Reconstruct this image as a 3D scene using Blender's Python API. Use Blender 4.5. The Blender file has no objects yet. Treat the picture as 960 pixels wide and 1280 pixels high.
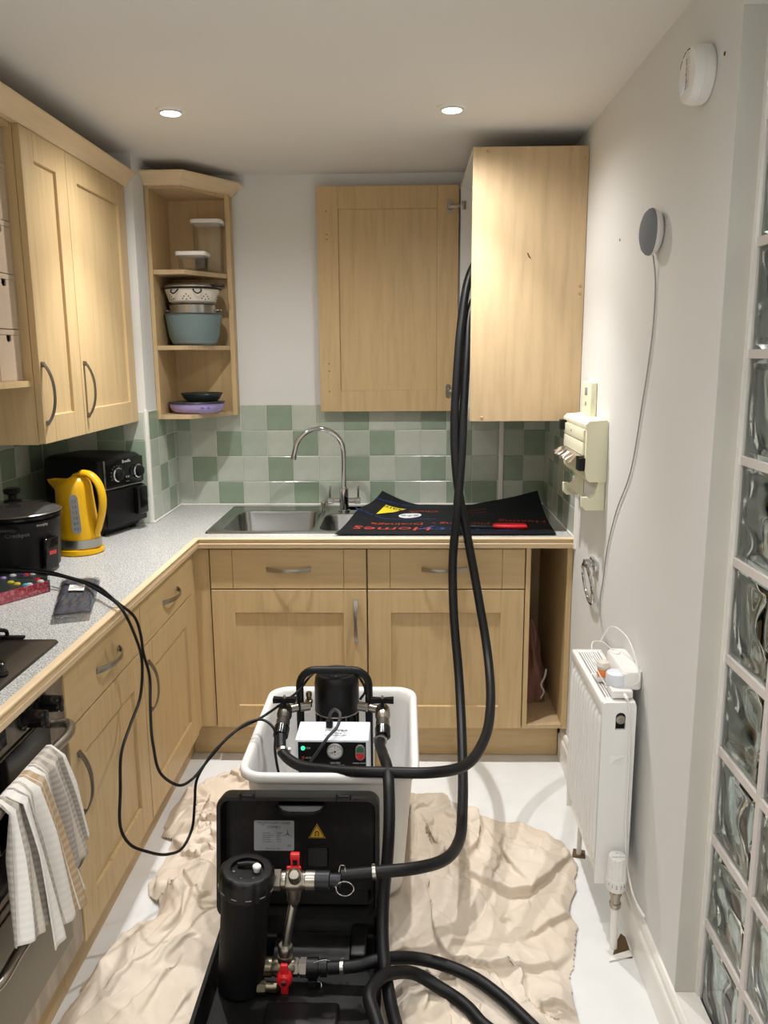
import bpy, bmesh, math, random
import numpy as np
from mathutils import Vector, Matrix
random.seed(7)
PI = math.pi
scene = bpy.context.scene
COL = scene.collection

# ---------------------------------------------------------------- camera, exposure, world, lamps
cam_data = bpy.data.cameras.new('camera'); cam = bpy.data.objects.new('camera', cam_data); COL.objects.link(cam)
cam_data.sensor_fit = 'HORIZONTAL'; cam_data.sensor_width = 36.0; cam_data.lens = 1011.39 / 960 * 36.0
cam_data.clip_start = 0.02
r_ = Vector((0.99964544, 0.02571233, -0.00691821)); u_ = Vector((0.00189346, 0.19051917, 0.98168165)); f_ = Vector((-0.02655937, 0.98134669, -0.19040294))
cam.matrix_world = Matrix(((r_.x, u_.x, -f_.x, 1.41772), (r_.y, u_.y, -f_.y, -3.50070), (r_.z, u_.z, -f_.z, 1.53498), (0, 0, 0, 1)))
scene.camera = cam
scene.view_settings.view_transform = 'Standard'; scene.view_settings.look = 'None'
scene.view_settings.gamma = 1.0; scene.view_settings.use_curve_mapping = False
scene.view_settings.exposure = 0.06
world = bpy.data.worlds.new('world'); scene.world = world; world.use_nodes = True
world.node_tree.nodes['Background'].inputs[0].default_value = (0.9, 0.95, 1.0, 1)
world.node_tree.nodes['Background'].inputs[1].default_value = 0.0
H = 2.263; W = 2.024; ZC = 0.889
LAMP_COLOR = (0.995, 0.985, 0.98)
LAMP_W = 59.0       # beam; each lamp also has a weaker wide spill
DOWNLIGHTS = [(0.714, -0.902), (1.559, -0.891), (0.714, -2.35), (1.559, -2.35), (0.714, -3.8), (1.559, -3.8)]
LAMP_GAIN = [1.0, 1.0, 0.38, 0.38, 1.5, 1.5]
SPILL = 0.42

# ---------------------------------------------------------------- helpers
OFF = {}
def thing(name, label, cat, loc=(0, 0, 0), group=None):
    o = bpy.data.objects.new(name, None); COL.objects.link(o)
    o.location = loc; o.empty_display_size = 0.03
    o['label'] = label; o['category'] = cat
    if group: o['group'] = group
    OFF[o] = Vector(loc)
    return o
def tag(o, label, cat, group=None):
    o['label'] = label; o['category'] = cat
    if group: o['group'] = group
    return o
def obj(name, bm, mat, parent=None, smooth=True, angle=35, label=None, kind=None):
    if parent is not None:
        off = OFF.get(parent, Vector())
        if off.length > 0: bmesh.ops.translate(bm, verts=bm.verts, vec=-off)
    bmesh.ops.recalc_face_normals(bm, faces=bm.faces)
    me = bpy.data.meshes.new(name); bm.to_mesh(me); bm.free()
    for m in (mat if isinstance(mat, (list, tuple)) else [mat]): me.materials.append(m)
    if smooth:
        me.shade_smooth(); me.set_sharp_from_angle(angle=math.radians(angle))
    o = bpy.data.objects.new(name, me); COL.objects.link(o)
    if parent is not None:
        o.parent = parent; OFF[o] = OFF.get(parent, Vector())
    if label: o['label'] = label
    if kind: o['kind'] = kind
    return o
def struct(name, bm, mat, parent=None, smooth=False):
    o = obj(name, bm, mat, parent, smooth)
    if parent is None: o['kind'] = 'structure'
    return o
def B(): return bmesh.new()
def box(bm, x0, x1, y0, y1, z0, z1, bev=0.0, seg=2, mi=0):
    if x0 > x1: x0, x1 = x1, x0
    if y0 > y1: y0, y1 = y1, y0
    if z0 > z1: z0, z1 = z1, z0
    v = [bm.verts.new((x, y, z)) for z in (z0, z1) for y in (y0, y1) for x in (x0, x1)]
    fs = [bm.faces.new([v[i] for i in q]) for q in ((0, 2, 3, 1), (4, 5, 7, 6), (0, 1, 5, 4), (2, 6, 7, 3), (0, 4, 6, 2), (1, 3, 7, 5))]
    for f in fs: f.material_index = mi
    if bev > 0:
        es = set(e for f in fs for e in f.edges)
        r = bmesh.ops.bevel(bm, geom=list(es), offset=bev, segments=seg, affect='EDGES', profile=0.5)
        for f in r['faces']: f.material_index = mi
        v = list({x for f in fs if f.is_valid for x in f.verts} | {x for f in r['faces'] for x in f.verts})
    return v
def frame_of(d):
    d = Vector(d).normalized()
    a = Vector((0, 0, 1)) if abs(d.z) < 0.9 else Vector((1, 0, 0))
    u = d.cross(a).normalized(); return u, d.cross(u).normalized()
def ring_loft(bm, rings, cap0=True, cap1=True, closed=True, mi=0):
    vs = [[bm.verts.new(p) for p in r] for r in rings]
    n = len(rings[0])
    for a, b in zip(vs[:-1], vs[1:]):
        for i in range(n if closed else n - 1):
            j = (i + 1) % n
            f = bm.faces.new((a[i], a[j], b[j], b[i])); f.material_index = mi
    if cap0: bm.faces.new(list(reversed(vs[0]))).material_index = mi
    if cap1: bm.faces.new(vs[-1]).material_index = mi
    return vs
def cyl(bm, p0, p1, r0, r1=None, seg=20, mi=0, caps=True, profile=None):
    """cylinder/cone, or a lathe along p0->p1 when profile [(t,r),...] is given (t in metres from p0)"""
    p0 = Vector(p0); p1 = Vector(p1); r1 = r0 if r1 is None else r1
    d = (p1 - p0); L = d.length; d = d / L; u, v = frame_of(d)
    prof = profile if profile else [(0, r0), (L, r1)]
    rings = [[p0 + d * t + (u * math.cos(2 * PI * i / seg) + v * math.sin(2 * PI * i / seg)) * max(r, 1e-5) for i in range(seg)] for t, r in prof]
    ring_loft(bm, rings, caps, caps, True, mi)
def lathe(bm, c, prof, seg=32, mi=0, caps=False, sx=1.0, sy=1.0):
    rings = [[(c[0] + sx * r * math.cos(2 * PI * i / seg), c[1] + sy * r * math.sin(2 * PI * i / seg), c[2] + z) for i in range(seg)] for r, z in prof]
    ring_loft(bm, rings, caps, caps, True, mi)
def spline(pts, n=8, closed=False):
    P = [Vector(p) for p in pts]; out = []
    N = len(P); rng = range(N if closed else N - 1)
    for i in rng:
        if closed: p0, p1, p2, p3 = P[(i - 1) % N], P[i], P[(i + 1) % N], P[(i + 2) % N]
        else:
            p1, p2 = P[i], P[i + 1]
            p0 = P[i - 1] if i > 0 else p1 * 2 - p2
            p3 = P[i + 2] if i + 2 < N else p2 * 2 - p1
        # centripetal-like tangents
        d1 = max((p1 - p0).length, 1e-6); d2 = max((p2 - p1).length, 1e-6); d3 = max((p3 - p2).length, 1e-6)
        m1 = ((p1 - p0) / d1 * d2 + (p2 - p1) / d2 * d1) / (d1 + d2) * d2
        m2 = ((p2 - p1) / d2 * d3 + (p3 - p2) / d3 * d2) / (d2 + d3) * d2
        for k in range(n):
            t = k / n; t2 = t * t; t3 = t2 * t
            out.append(p1 * (2 * t3 - 3 * t2 + 1) + m1 * (t3 - 2 * t2 + t) + p2 * (-2 * t3 + 3 * t2) + m2 * (t3 - t2))
    if not closed: out.append(P[-1])
    return out
def tube(bm, pts, r, seg=10, mi=0, closed=False, radii=None, caps=True):
    P = [Vector(p) for p in pts]; n = len(P)
    T = []
    for i in range(n):
        a = P[(i - 1) % n] if (closed or i > 0) else P[i]; b = P[(i + 1) % n] if (closed or i < n - 1) else P[i]
        T.append((b - a).normalized())
    u, v = frame_of(T[0]); rings = []
    for i in range(n):
        u = (u - T[i] * u.dot(T[i])).normalized(); v = T[i].cross(u)
        rr = radii[i] if radii else r
        rings.append([P[i] + (u * math.cos(2 * PI * k / seg) + v * math.sin(2 * PI * k / seg)) * rr for k in range(seg)])
    if closed: rings.append(rings[0][:])
    ring_loft(bm, rings, caps and not closed, caps and not closed, True, mi)
    if closed: bmesh.ops.remove_doubles(bm, verts=bm.verts, dist=1e-6)
def prism(bm, poly, z0, z1, mi=0, axis='z'):
    def P(a, b, c): return {'z': (a, b, c), 'y': (a, c, b), 'x': (c, a, b)}[axis]
    ring_loft(bm, [[P(a, b, z0) for a, b in poly], [P(a, b, z1) for a, b in poly]], True, True, True, mi)
def rrect(x0, x1, y0, y1, r, n=5):
    out = []
    for cx, cy, a0 in ((x1 - r, y1 - r, 0), (x0 + r, y1 - r, 90), (x0 + r, y0 + r, 180), (x1 - r, y0 + r, 270)):
        for k in range(n + 1):
            a = math.radians(a0 + 90 * k / n); out.append((cx + r * math.cos(a), cy + r * math.sin(a)))
    return out
def at_z(poly, z): return [(a, b, z) for a, b in poly]
_curve_n = [0]
def text_verts(s, size, align='CENTER'):
    cu = bpy.data.curves.new('lettering', 'FONT'); cu.body = s; cu.size = size; cu.align_x = align; cu.align_y = 'CENTER'; cu.resolution_u = 2
    o = bpy.data.objects.new('lettering', cu); COL.objects.link(o)
    bpy.context.view_layer.update()
    me = o.to_mesh(); vs = [tuple(v.co) for v in me.vertices]; fs = [tuple(p.vertices) for p in me.polygons]
    o.to_mesh_clear(); bpy.data.objects.remove(o); bpy.data.curves.remove(cu)
    return vs, fs
def text(bm, s, size, fn, mi=0, align='CENTER', sx=1.0):
    """lettering laid on a surface: fn maps (u, v) in metres to a 3D point"""
    vs, fs = text_verts(s, size, align)
    V = [bm.verts.new(fn(a * sx, b)) for a, b, c in vs]
    for f in fs:
        try: bm.faces.new([V[i] for i in f]).material_index = mi
        except ValueError: pass
def plane_fn(o, u, v):
    o = Vector(o); u = Vector(u); v = Vector(v)
    return lambda a, b: o + u * a + v * b

# ---------------------------------------------------------------- materials
def srgb(r, g, b):
    f = lambda c: (c / 255 / 12.92) if c / 255 <= 0.04045 else ((c / 255 + 0.055) / 1.055) ** 2.4
    return (f(r), f(g), f(b), 1)
def mat(name, col, rough=0.5, metal=0.0, spec=0.5, trans=0.0, ior=1.45, emis=None, estr=0.0, coat=0.0, sheen=0.0):
    m = bpy.data.materials.new(name); m.use_nodes = True
    b = m.node_tree.nodes['Principled BSDF']
    b.inputs['Base Color'].default_value = col; b.inputs['Roughness'].default_value = rough; b.inputs['Metallic'].default_value = metal
    b.inputs['Specular IOR Level'].default_value = spec; b.inputs['Transmission Weight'].default_value = trans; b.inputs['IOR'].default_value = ior
    b.inputs['Coat Weight'].default_value = coat; b.inputs['Sheen Weight'].default_value = sheen
    if emis: b.inputs['Emission Color'].default_value = emis; b.inputs['Emission Strength'].default_value = estr
    return m
def nodes(m): return m.node_tree.nodes, m.node_tree.links, m.node_tree.nodes['Principled BSDF']
def noise_node(m, scale, detail=3, rough=0.5, mapscale=(1, 1, 1), coord='Object', rot=(0, 0, 0)):
    N, L, b = nodes(m)
    tc = N.new('ShaderNodeTexCoord'); mp = N.new('ShaderNodeMapping'); mp.inputs['Scale'].default_value = mapscale; mp.inputs['Rotation'].default_value = rot
    n = N.new('ShaderNodeTexNoise'); n.inputs['Scale'].default_value = scale; n.inputs['Detail'].default_value = detail; n.inputs['Roughness'].default_value = rough
    L.new(tc.outputs[coord], mp.inputs['Vector']); L.new(mp.outputs['Vector'], n.inputs['Vector'])
    return n
def ramp(m, fac, stops):
    N, L, b = nodes(m); r = N.new('ShaderNodeValToRGB')
    el = r.color_ramp.elements
    el[0].position, el[0].color = stops[0]; el[1].position, el[1].color = stops[-1]
    for p, c in stops[1:-1]:
        e = el.new(p); e.color = c
    L.new(fac, r.inputs[0]); return r
def bump(m, h, strength=0.2, dist=0.002):
    N, L, b = nodes(m); bp = N.new('ShaderNodeBump'); bp.inputs['Strength'].default_value = strength; bp.inputs['Distance'].default_value = dist
    L.new(h, bp.inputs['Height']); L.new(bp.outputs['Normal'], b.inputs['Normal'])
def mixcol(m, c, rough=None):
    N, L, b = nodes(m); L.new(c, b.inputs['Base Color'])
def scl(c, k): return (c[0] * k, c[1] * k, c[2] * k, 1)
def wood(name, base, mapscale, contrast=0.12, rough=0.42):
    m = mat(name, base, rough)
    n = noise_node(m, 6, 5, 0.6, mapscale); r = ramp(m, n.outputs['Fac'], [(0.3, scl(base, 1 - contrast)), (0.52, base), (0.75, scl(base, 1 + contrast * 0.6))])
    mixcol(m, r.outputs['Color']); return m
WOODC = srgb(202, 174, 128)
M = {}
M['wood'] = wood('maple_foil_upright', WOODC, (9, 9, 0.7))
M['wood_flat'] = wood('maple_foil_lengthwise', WOODC, (0.9, 9, 9), 0.10)
M['wood_flaty'] = wood('maple_foil_lengthwise_side', WOODC, (9, 0.9, 9), 0.10)
M['wood_pale'] = wood('pale_maple_board', srgb(198, 172, 134), (7, 7, 0.6), 0.14, 0.5)
M['wood_edge'] = wood('maple_lipping', srgb(228, 203, 165), (1, 1, 20), 0.06, 0.4)
M['kraft'] = mat('kraft_card', srgb(188, 168, 144), 0.8)
M['wall'] = mat('warm_white_paint', srgb(222, 221, 217), 0.75)
n = noise_node(M['wall'], 180, 2); bump(M['wall'], n.outputs['Fac'], 0.08, 0.001)
M['ceil'] = mat('ceiling_paint', srgb(226, 223, 218), 0.85)
n = noise_node(M['ceil'], 120, 2); bump(M['ceil'], n.outputs['Fac'], 0.06, 0.001)
M['gloss_white'] = mat('white_gloss_paint', srgb(238, 234, 226), 0.3)
M['floor'] = mat('white_floor_board', srgb(240, 238, 232), 0.35)
n = noise_node(M['floor'], 9, 4); r = ramp(M['floor'], n.outputs['Fac'], [(0.3, srgb(228, 228, 225)), (0.7, srgb(235, 235, 233))]); mixcol(M['floor'], r.outputs['Color'])
M['grout'] = mat('grout', srgb(206, 208, 196), 0.8)
def tile_mat(name, c):
    m = mat(name, c, 0.18, spec=0.5)
    n = noise_node(m, 14, 3); r = ramp(m, n.outputs['Fac'], [(0.3, scl(c, 0.92)), (0.7, scl(c, 1.06))]); mixcol(m, r.outputs['Color'])
    n2 = noise_node(m, 22, 1); bump(m, n2.outputs['Fac'], 0.25, 0.004); return m
M['tile'] = [tile_mat('pale_green_tile', srgb(190, 195, 182)), tile_mat('mid_green_tile', srgb(176, 185, 170)), tile_mat('sage_green_tile', srgb(142, 158, 137))]
M['worktop'] = mat('speckled_laminate', srgb(214, 212, 204), 0.4)
def _wt():
    m = M['worktop']; N, L, b = nodes(m)
    n = noise_node(m, 260, 2, 0.7); r = ramp(m, n.outputs['Fac'], [(0.36, srgb(104, 102, 97)), (0.45, srgb(168, 167, 163)), (0.55, srgb(200, 200, 197)), (0.68, srgb(228, 228, 226))])
    mixcol(m, r.outputs['Color'])
_wt()
M['steel'] = mat('brushed_steel', srgb(178, 176, 170), 0.28, 1.0)
M['sinksteel'] = mat('sink_steel', srgb(165, 166, 164), 0.24, 1.0)
M['ovensteel'] = mat('oven_steel', srgb(150, 142, 130), 0.35, 1.0)
def _os():
    m = M['ovensteel']; n = noise_node(m, 5, 5, 0.7, (6, 6, 1)); r = ramp(m, n.outputs['Fac'], [(0.3, srgb(128, 122, 114)), (0.65, srgb(162, 155, 146))]); mixcol(m, r.outputs['Color'])
_os()
M['chrome'] = mat('chrome', srgb(205, 205, 205), 0.08, 1.0)
M['nickel'] = mat('satin_nickel', srgb(168, 162, 152), 0.3, 1.0)
M['pewter'] = mat('pewter_handle', srgb(142, 136, 128), 0.36, 1.0)
M['brass'] = mat('brass', srgb(128, 114, 84), 0.38, 1.0)
M['black'] = mat('black_plastic', srgb(13, 13, 14), 0.42, spec=0.35)
M['black_matt'] = mat('black_matt', srgb(10, 10, 11), 0.6, spec=0.25)
M['black_gloss'] = mat('black_gloss', srgb(10, 10, 11), 0.12)
M['case'] = mat('worn_black_case', srgb(13, 13, 13), 0.4, spec=0.42)
n = noise_node(M['case'], 12, 5, 0.7); r = ramp(M['case'], n.outputs['Fac'], [(0.5, srgb(12, 12, 12)), (0.8, srgb(40, 36, 32))]); mixcol(M['case'], r.outputs['Color'])
M['hose'] = mat('black_rubber', srgb(14, 14, 16), 0.46, spec=0.35)
M['red'] = mat('red_plastic', srgb(205, 28, 34), 0.4)
M['redlabel'] = mat('red_print', srgb(172, 58, 46), 0.6)
M['blue'] = mat('blue_print', srgb(36, 62, 124), 0.6)
M['yellow_print'] = mat('yellow_print', srgb(226, 208, 40), 0.6)
M['ink'] = mat('black_ink', srgb(25, 25, 26), 0.7)
M['grey_ink'] = mat('grey_ink', srgb(120, 120, 122), 0.7)
M['white_ink'] = mat('white_ink', srgb(215, 215, 212), 0.7)
M['white'] = mat('white_plastic', srgb(236, 234, 230), 0.35)
M['cool_white'] = mat('cool_white_plastic', srgb(228, 232, 240), 0.3)
M['tub'] = mat('white_polythene', srgb(232, 230, 226), 0.35)
M['rad'] = mat('radiator_enamel', srgb(240, 239, 236), 0.25)
M['cream'] = mat('cream_plastic', srgb(232, 228, 200), 0.4)
M['yellow'] = mat('kettle_yellow', srgb(228, 176, 20), 0.3)
M['grey'] = mat('grey_plastic', srgb(140, 140, 142), 0.5)
M['dark_grey'] = mat('dark_grey', srgb(48, 54, 52), 0.4)
M['speaker'] = mat('grey_fabric', srgb(128, 130, 136), 0.9)
M['bowl'] = mat('blue_grey_bowl', srgb(114, 132, 134), 0.5)
M['lavender'] = mat('lavender_plastic', srgb(172, 156, 208), 0.4)
M['maroon'] = mat('maroon_cloth', srgb(150, 110, 98), 0.9)
M['enamel'] = mat('cream_enamel', srgb(222, 214, 202), 0.3)
def thin_clear(name, opacity, rough, tint=(1, 1, 1, 1), edge=0.7):
    m = mat(name, tint, rough); N, L, b = nodes(m); out = N['Material Output']
    t = N.new('ShaderNodeBsdfTransparent'); t.inputs[0].default_value = tint; g = N.new('ShaderNodeBsdfGlossy'); g.inputs['Roughness'].default_value = rough
    lw = N.new('ShaderNodeLayerWeight'); lw.inputs[0].default_value = 0.25; mp = N.new('ShaderNodeMath'); mp.operation = 'MULTIPLY_ADD'; mp.inputs[1].default_value = edge; mp.inputs[2].default_value = opacity
    L.new(lw.outputs['Fresnel'], mp.inputs[0]); mx = N.new('ShaderNodeMixShader'); L.new(mp.outputs[0], mx.inputs[0]); L.new(t.outputs[0], mx.inputs[1]); L.new(g.outputs[0], mx.inputs[2]); L.new(mx.outputs[0], out.inputs['Surface']); return m
M['clear'] = thin_clear('clear_plastic', 0.03, 0.08, (0.99, 0.99, 0.985, 1), 0.3)
M['film'] = thin_clear('clear_film', 0.06, 0.10)
M['lens'] = mat('lamp_lens', (1, 1, 1, 1), 0.4, emis=(1.0, 0.95, 0.88, 1), estr=14.0)
M['led_green'] = mat('green_led', srgb(40, 190, 110), 0.3, emis=(0.05, 0.8, 0.35, 1), estr=1.6)
M['led_red'] = mat('red_led_off', srgb(110, 14, 22), 0.3)
M['green'] = mat('green_button', srgb(44, 92, 56), 0.4)
M['orange'] = mat('orange_glow', srgb(205, 112, 48), 0.3, emis=(0.9, 0.3, 0.04, 1), estr=0.18)
M['mortar'] = mat('white_mortar', srgb(214, 206, 200), 0.8)
M['reveal'] = mat('shaded_wall_paint', srgb(206, 203, 192), 0.7)  # wall paint in a darker tone: the reveal's shade is in the colour
M['foil'] = mat('kitchen_foil', srgb(215, 210, 205), 0.25, 1.0)
M['hall'] = mat('hall_paint', srgb(150, 140, 126), 0.8)
M['hole'] = mat('bare_subfloor', srgb(96, 74, 50), 0.9)
M['glass'] = mat('block_glass', (0.86, 0.93, 0.91, 1), 0.02, trans=1.0, ior=1.45)
M['lidglass'] = mat('smoked_lid_glass', (0.30, 0.30, 0.31, 1), 0.04, trans=0.75, ior=1.3)
M['mat'] = mat('black_rubber_mat', srgb(13, 15, 21), 0.6, spec=0.3)
M['greybag'] = mat('dark_grey_textile', srgb(72, 74, 84), 0.85)
M['pink'] = mat('pink_card', srgb(205, 78, 96), 0.45)
n = noise_node(M['pink'], 130, 2, 0.7); r = ramp(M['pink'], n.outputs['Fac'], [(0.45, srgb(190, 50, 72)), (0.62, srgb(226, 130, 140))]); mixcol(M['pink'], r.outputs['Color'])
M['sheet'] = mat('cotton_dust_sheet', srgb(226, 213, 196), 0.9)
n = noise_node(M['sheet'], 420, 2); bump(M['sheet'], n.outputs['Fac'], 0.25, 0.001)
n = noise_node(M['sheet'], 5, 4, 0.6); r = ramp(M['sheet'], n.outputs['Fac'], [(0.35, srgb(219, 204, 184)), (0.7, srgb(231, 219, 203))]); mixcol(M['sheet'], r.outputs['Color'])

# ---------------------------------------------------------------- room shell
YB = -5.2
bm = B(); box(bm, -0.1, 3.4, YB - 0.1, 0.1, -0.08, 0); struct('floor', bm, M['floor'])
bm = B(); box(bm, -0.1, 3.4, YB - 0.1, 0.1, H, H + 0.08); struct('ceiling', bm, M['ceil'])
bm = B(); box(bm, -0.1, 3.4, 0, 0.1, 0, H); wall_back = struct('wall_back', bm, M['wall'])
bm = B(); box(bm, -0.1, 0, YB, 0, 0, H); wall_left = struct('wall_left', bm, M['wall'])
bm = B(); box(bm, -0.1, 3.4, YB - 0.1, YB, 0, H); struct('wall_front', bm, M['wall'])
GY0, GY1, GZ0, GZ1 = -1.892, -2.725, 0.11, 2.146
bm = B()
box(bm, W, W + 0.13, GY0, 0, 0, H); box(bm, W, W + 0.13, GY1, GY0, GZ1, H); box(bm, W, W + 0.13, GY1, GY0, 0, GZ0); box(bm, W, W + 0.13, YB, GY1, 0, H)
wall_right = struct('wall_right', bm, M['wall'])
bm = B(); box(bm, 3.3, 3.4, YB, 0, 0, H); struct('wall_hall', bm, M['hall'])
# boxed-in corner beside the tower shelf
bm = B(); box(bm, 0.0, 0.4205, -0.3945, 0, ZC, H); wall_corner = struct('wall_corner', bm, M['wall'])
bm = B(); box(bm, 0.412, 0.4235, -0.3975, -0.386, ZC + 0.001, 1.335, 0.002); struct('trim_1', bm, M['gloss_white'])
bm = B(); box(bm, 1.822, 1.842, -0.011, 0, ZC + 0.001, 1.33, 0.003); struct('trim_2', bm, M['gloss_white'])
bm = B(); box(bm, 0.4235, 2.018, -0.014, -0.006, ZC, ZC + 0.008, 0.003); box(bm, 0.4205, 0.4305, -0.395, 0, ZC, ZC + 0.008, 0.003); box(bm, 2.014, 2.022, -0.66, 0, ZC, ZC + 0.008, 0.003); box(bm, 2.016, 2.026, -0.676, -0.666, 0.85, 1.19, 0.002)
struct('trim_3', bm, M['gloss_white'])
# skirting board with a moulded top, right wall
prof = [(W, 0.001), (W - 0.018, 0.001), (W - 0.018, 0.088), (W - 0.016, 0.094), (W - 0.012, 0.098), (W - 0.011, 0.112), (W - 0.006, 0.12), (W, 0.121)]
bm = B(); ring_loft(bm, [[(x, y, z) for x, z in prof] for y in (-0.572, YB + 0.001)]); struct('baseboard_right', bm, M['gloss_white'])

for nm, par, a in (('grout_bed', wall_back, (0.4215, 2.023, -0.0048, 0.0)), ('grout_bed', wall_corner, (0.4205, 0.4253, -0.386, -0.0055)), ('grout_bed', wall_corner, (0.0055, 0.412, -0.3993, -0.3945)), ('grout_bed', wall_left, (0.0, 0.0048, -2.6, -0.4)), ('grout_bed', wall_right, (W - 0.0048, W, -0.668, -0.0055))):
    bm = B(); box(bm, *a, ZC + 0.0005, 1.3272); obj(nm, bm, M['grout'], par, smooth=False)
# tiles: one mesh, three glazes
def tile_mesh(m):
    b = B(); s = 0.0545; t = 0.006; c = 0.0022
    v0 = [b.verts.new((x * s, 0, z * s)) for x, z in ((-1, -1), (1, -1), (1, 1), (-1, 1))]
    v1 = [b.verts.new((x * s, -t + c * 0.6, z * s)) for x, z in ((-1, -1), (1, -1), (1, 1), (-1, 1))]
    k = s - c
    v2 = [b.verts.new((x * k, -t, z * k)) for x, z in ((-1, -1), (1, -1), (1, 1), (-1, 1))]
    for a, d in ((v0, v1), (v1, v2)):
        for i in range(4): b.faces.new((a[i], a[(i + 1) % 4], d[(i + 1) % 4], d[i]))
    b.faces.new(v2); bmesh.ops.recalc_face_normals(b, faces=b.faces)
    me = bpy.data.meshes.new('tile'); b.to_mesh(me); b.free(); me.materials.append(m); return me
TM = [tile_mesh(m) for m in M['tile']]
TP, TZ = 0.1109, 0.8841
def lay_tile(parent, p, yaw, glaze, sx=1.0, sz=1.0):
    o = bpy.data.objects.new('tile', TM[glaze]); COL.objects.link(o); o.parent = parent
    o.location = p; o.rotation_euler = (random.uniform(-.006, .006), 0, yaw + random.uniform(-.006, .006)); o.scale = (sx, 1, sz)
def tile_run(parent, a0, a1, start, put, dark, rows=4, seed=1):
    """columns between a0 and a1 along the wall, pitch TP from start"""
    rnd = random.Random(seed); k0 = math.floor((a0 - start) / TP)
    k = k0
    while start + k * TP < a1 - 0.01:
        l = max(start + k * TP, a0); r = min(start + (k + 1) * TP, a1)
        if r - l > 0.012:
            for row in range(rows):
                z0 = max(TZ + (rows - 1 - row) * TP, ZC); z1 = TZ + (rows - row) * TP
                g = 2 if dark(k, row, rnd) else (1 if rnd.random() < 0.35 else 0)
                put((l + r) / 2, (z0 + z1) / 2, g, (r - l - 0.0019) / 0.109, (z1 - z0 - 0.0019) / 0.109)
        k += 1
DK = {(1, 0), (4, 0), (7, 0), (10, 0), (2, 1), (5, 1), (-1, 1), (8, 1), (11, 1), (1, 2), (-2, 2), (4, 2), (7, 2), (10, 2), (-1, 3), (2, 3), (5, 3), (8, 3), (11, 3), (-3, 0), (9, 3)}
tile_run(wall_back, 0.424, 2.022, 0.7075, lambda c, z, g, sx, sz: lay_tile(wall_back, (c, -0.0005, z), 0, g, sx, sz), lambda k, r, q: (k, r) in DK)
BK = {(0, 0), (1, 0), (2, 1), (1, 2), (2, 3)}
tile_run(wall_corner, 0.0, 0.386, 0.0, lambda c, z, g, sx, sz: lay_tile(wall_corner, (0.4205, -0.386 + c, z), PI / 2, g, sx, sz), lambda k, r, q: (k, r) in BK, seed=3)
tile_run(wall_corner, 0.008, 0.412, 0.0, lambda c, z, g, sx, sz: lay_tile(wall_corner, (c, -0.395, z), 0, g, sx, sz), lambda k, r, q: q.random() < 0.35, seed=4)
tile_run(wall_left, 0.403, 2.6, 0.403, lambda c, z, g, sx, sz: lay_tile(wall_left, (0.0005, -c, z), PI / 2, g, sx, sz), lambda k, r, q: q.random() < 0.36, seed=9)
tile_run(wall_right, 0.006, 0.668, 0.004, lambda c, z, g, sx, sz: lay_tile(wall_right, (W - 0.0005, -c, z), -PI / 2, g, sx, sz), lambda k, r, q: (k + r) % 3 == 0, seed=5)

# ---------------------------------------------------------------- glass block window
bm = B(); BP = 0.2046; BZ = [0.3047 + BP * (k - 1) for k in range(11)]; BY = [GY0 - 0.006 - BP * k for k in range(5)]
x0, x1 = W + 0.05, W + 0.122
for z in BZ: box(bm, x0, x1, GY1, GY0, max(z - 0.0085, GZ0), min(z + 0.0085, GZ1))
for y in BY: box(bm, x0 + 0.0004, x1, max(y - 0.0085, GY1), min(y + 0.0085, GY0), GZ0, GZ1)
window_1 = struct('window_1', bm, M['mortar'])
bm = B()
box(bm, W + 0.0005, x0 + 0.001, GY0 - 0.0012, GY0, GZ0, GZ1); struct('reveal', bm, M['reveal'], wall_right)
bm = B(); box(bm, W - 0.002, x0 + 0.002, GY1, GY0 - 0.0015, GZ0, GZ0 + 0.006, 0.0015); struct('window_sill', bm, M['gloss_white'], window_1)
bm = B(); box(bm, x0 - 0.004, x0 + 0.002, GY0 - 0.0150, GY0 - 0.0013, GZ0 + 0.006, GZ1); struct('window_sealant', bm, M['gloss_white'], window_1)
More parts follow.
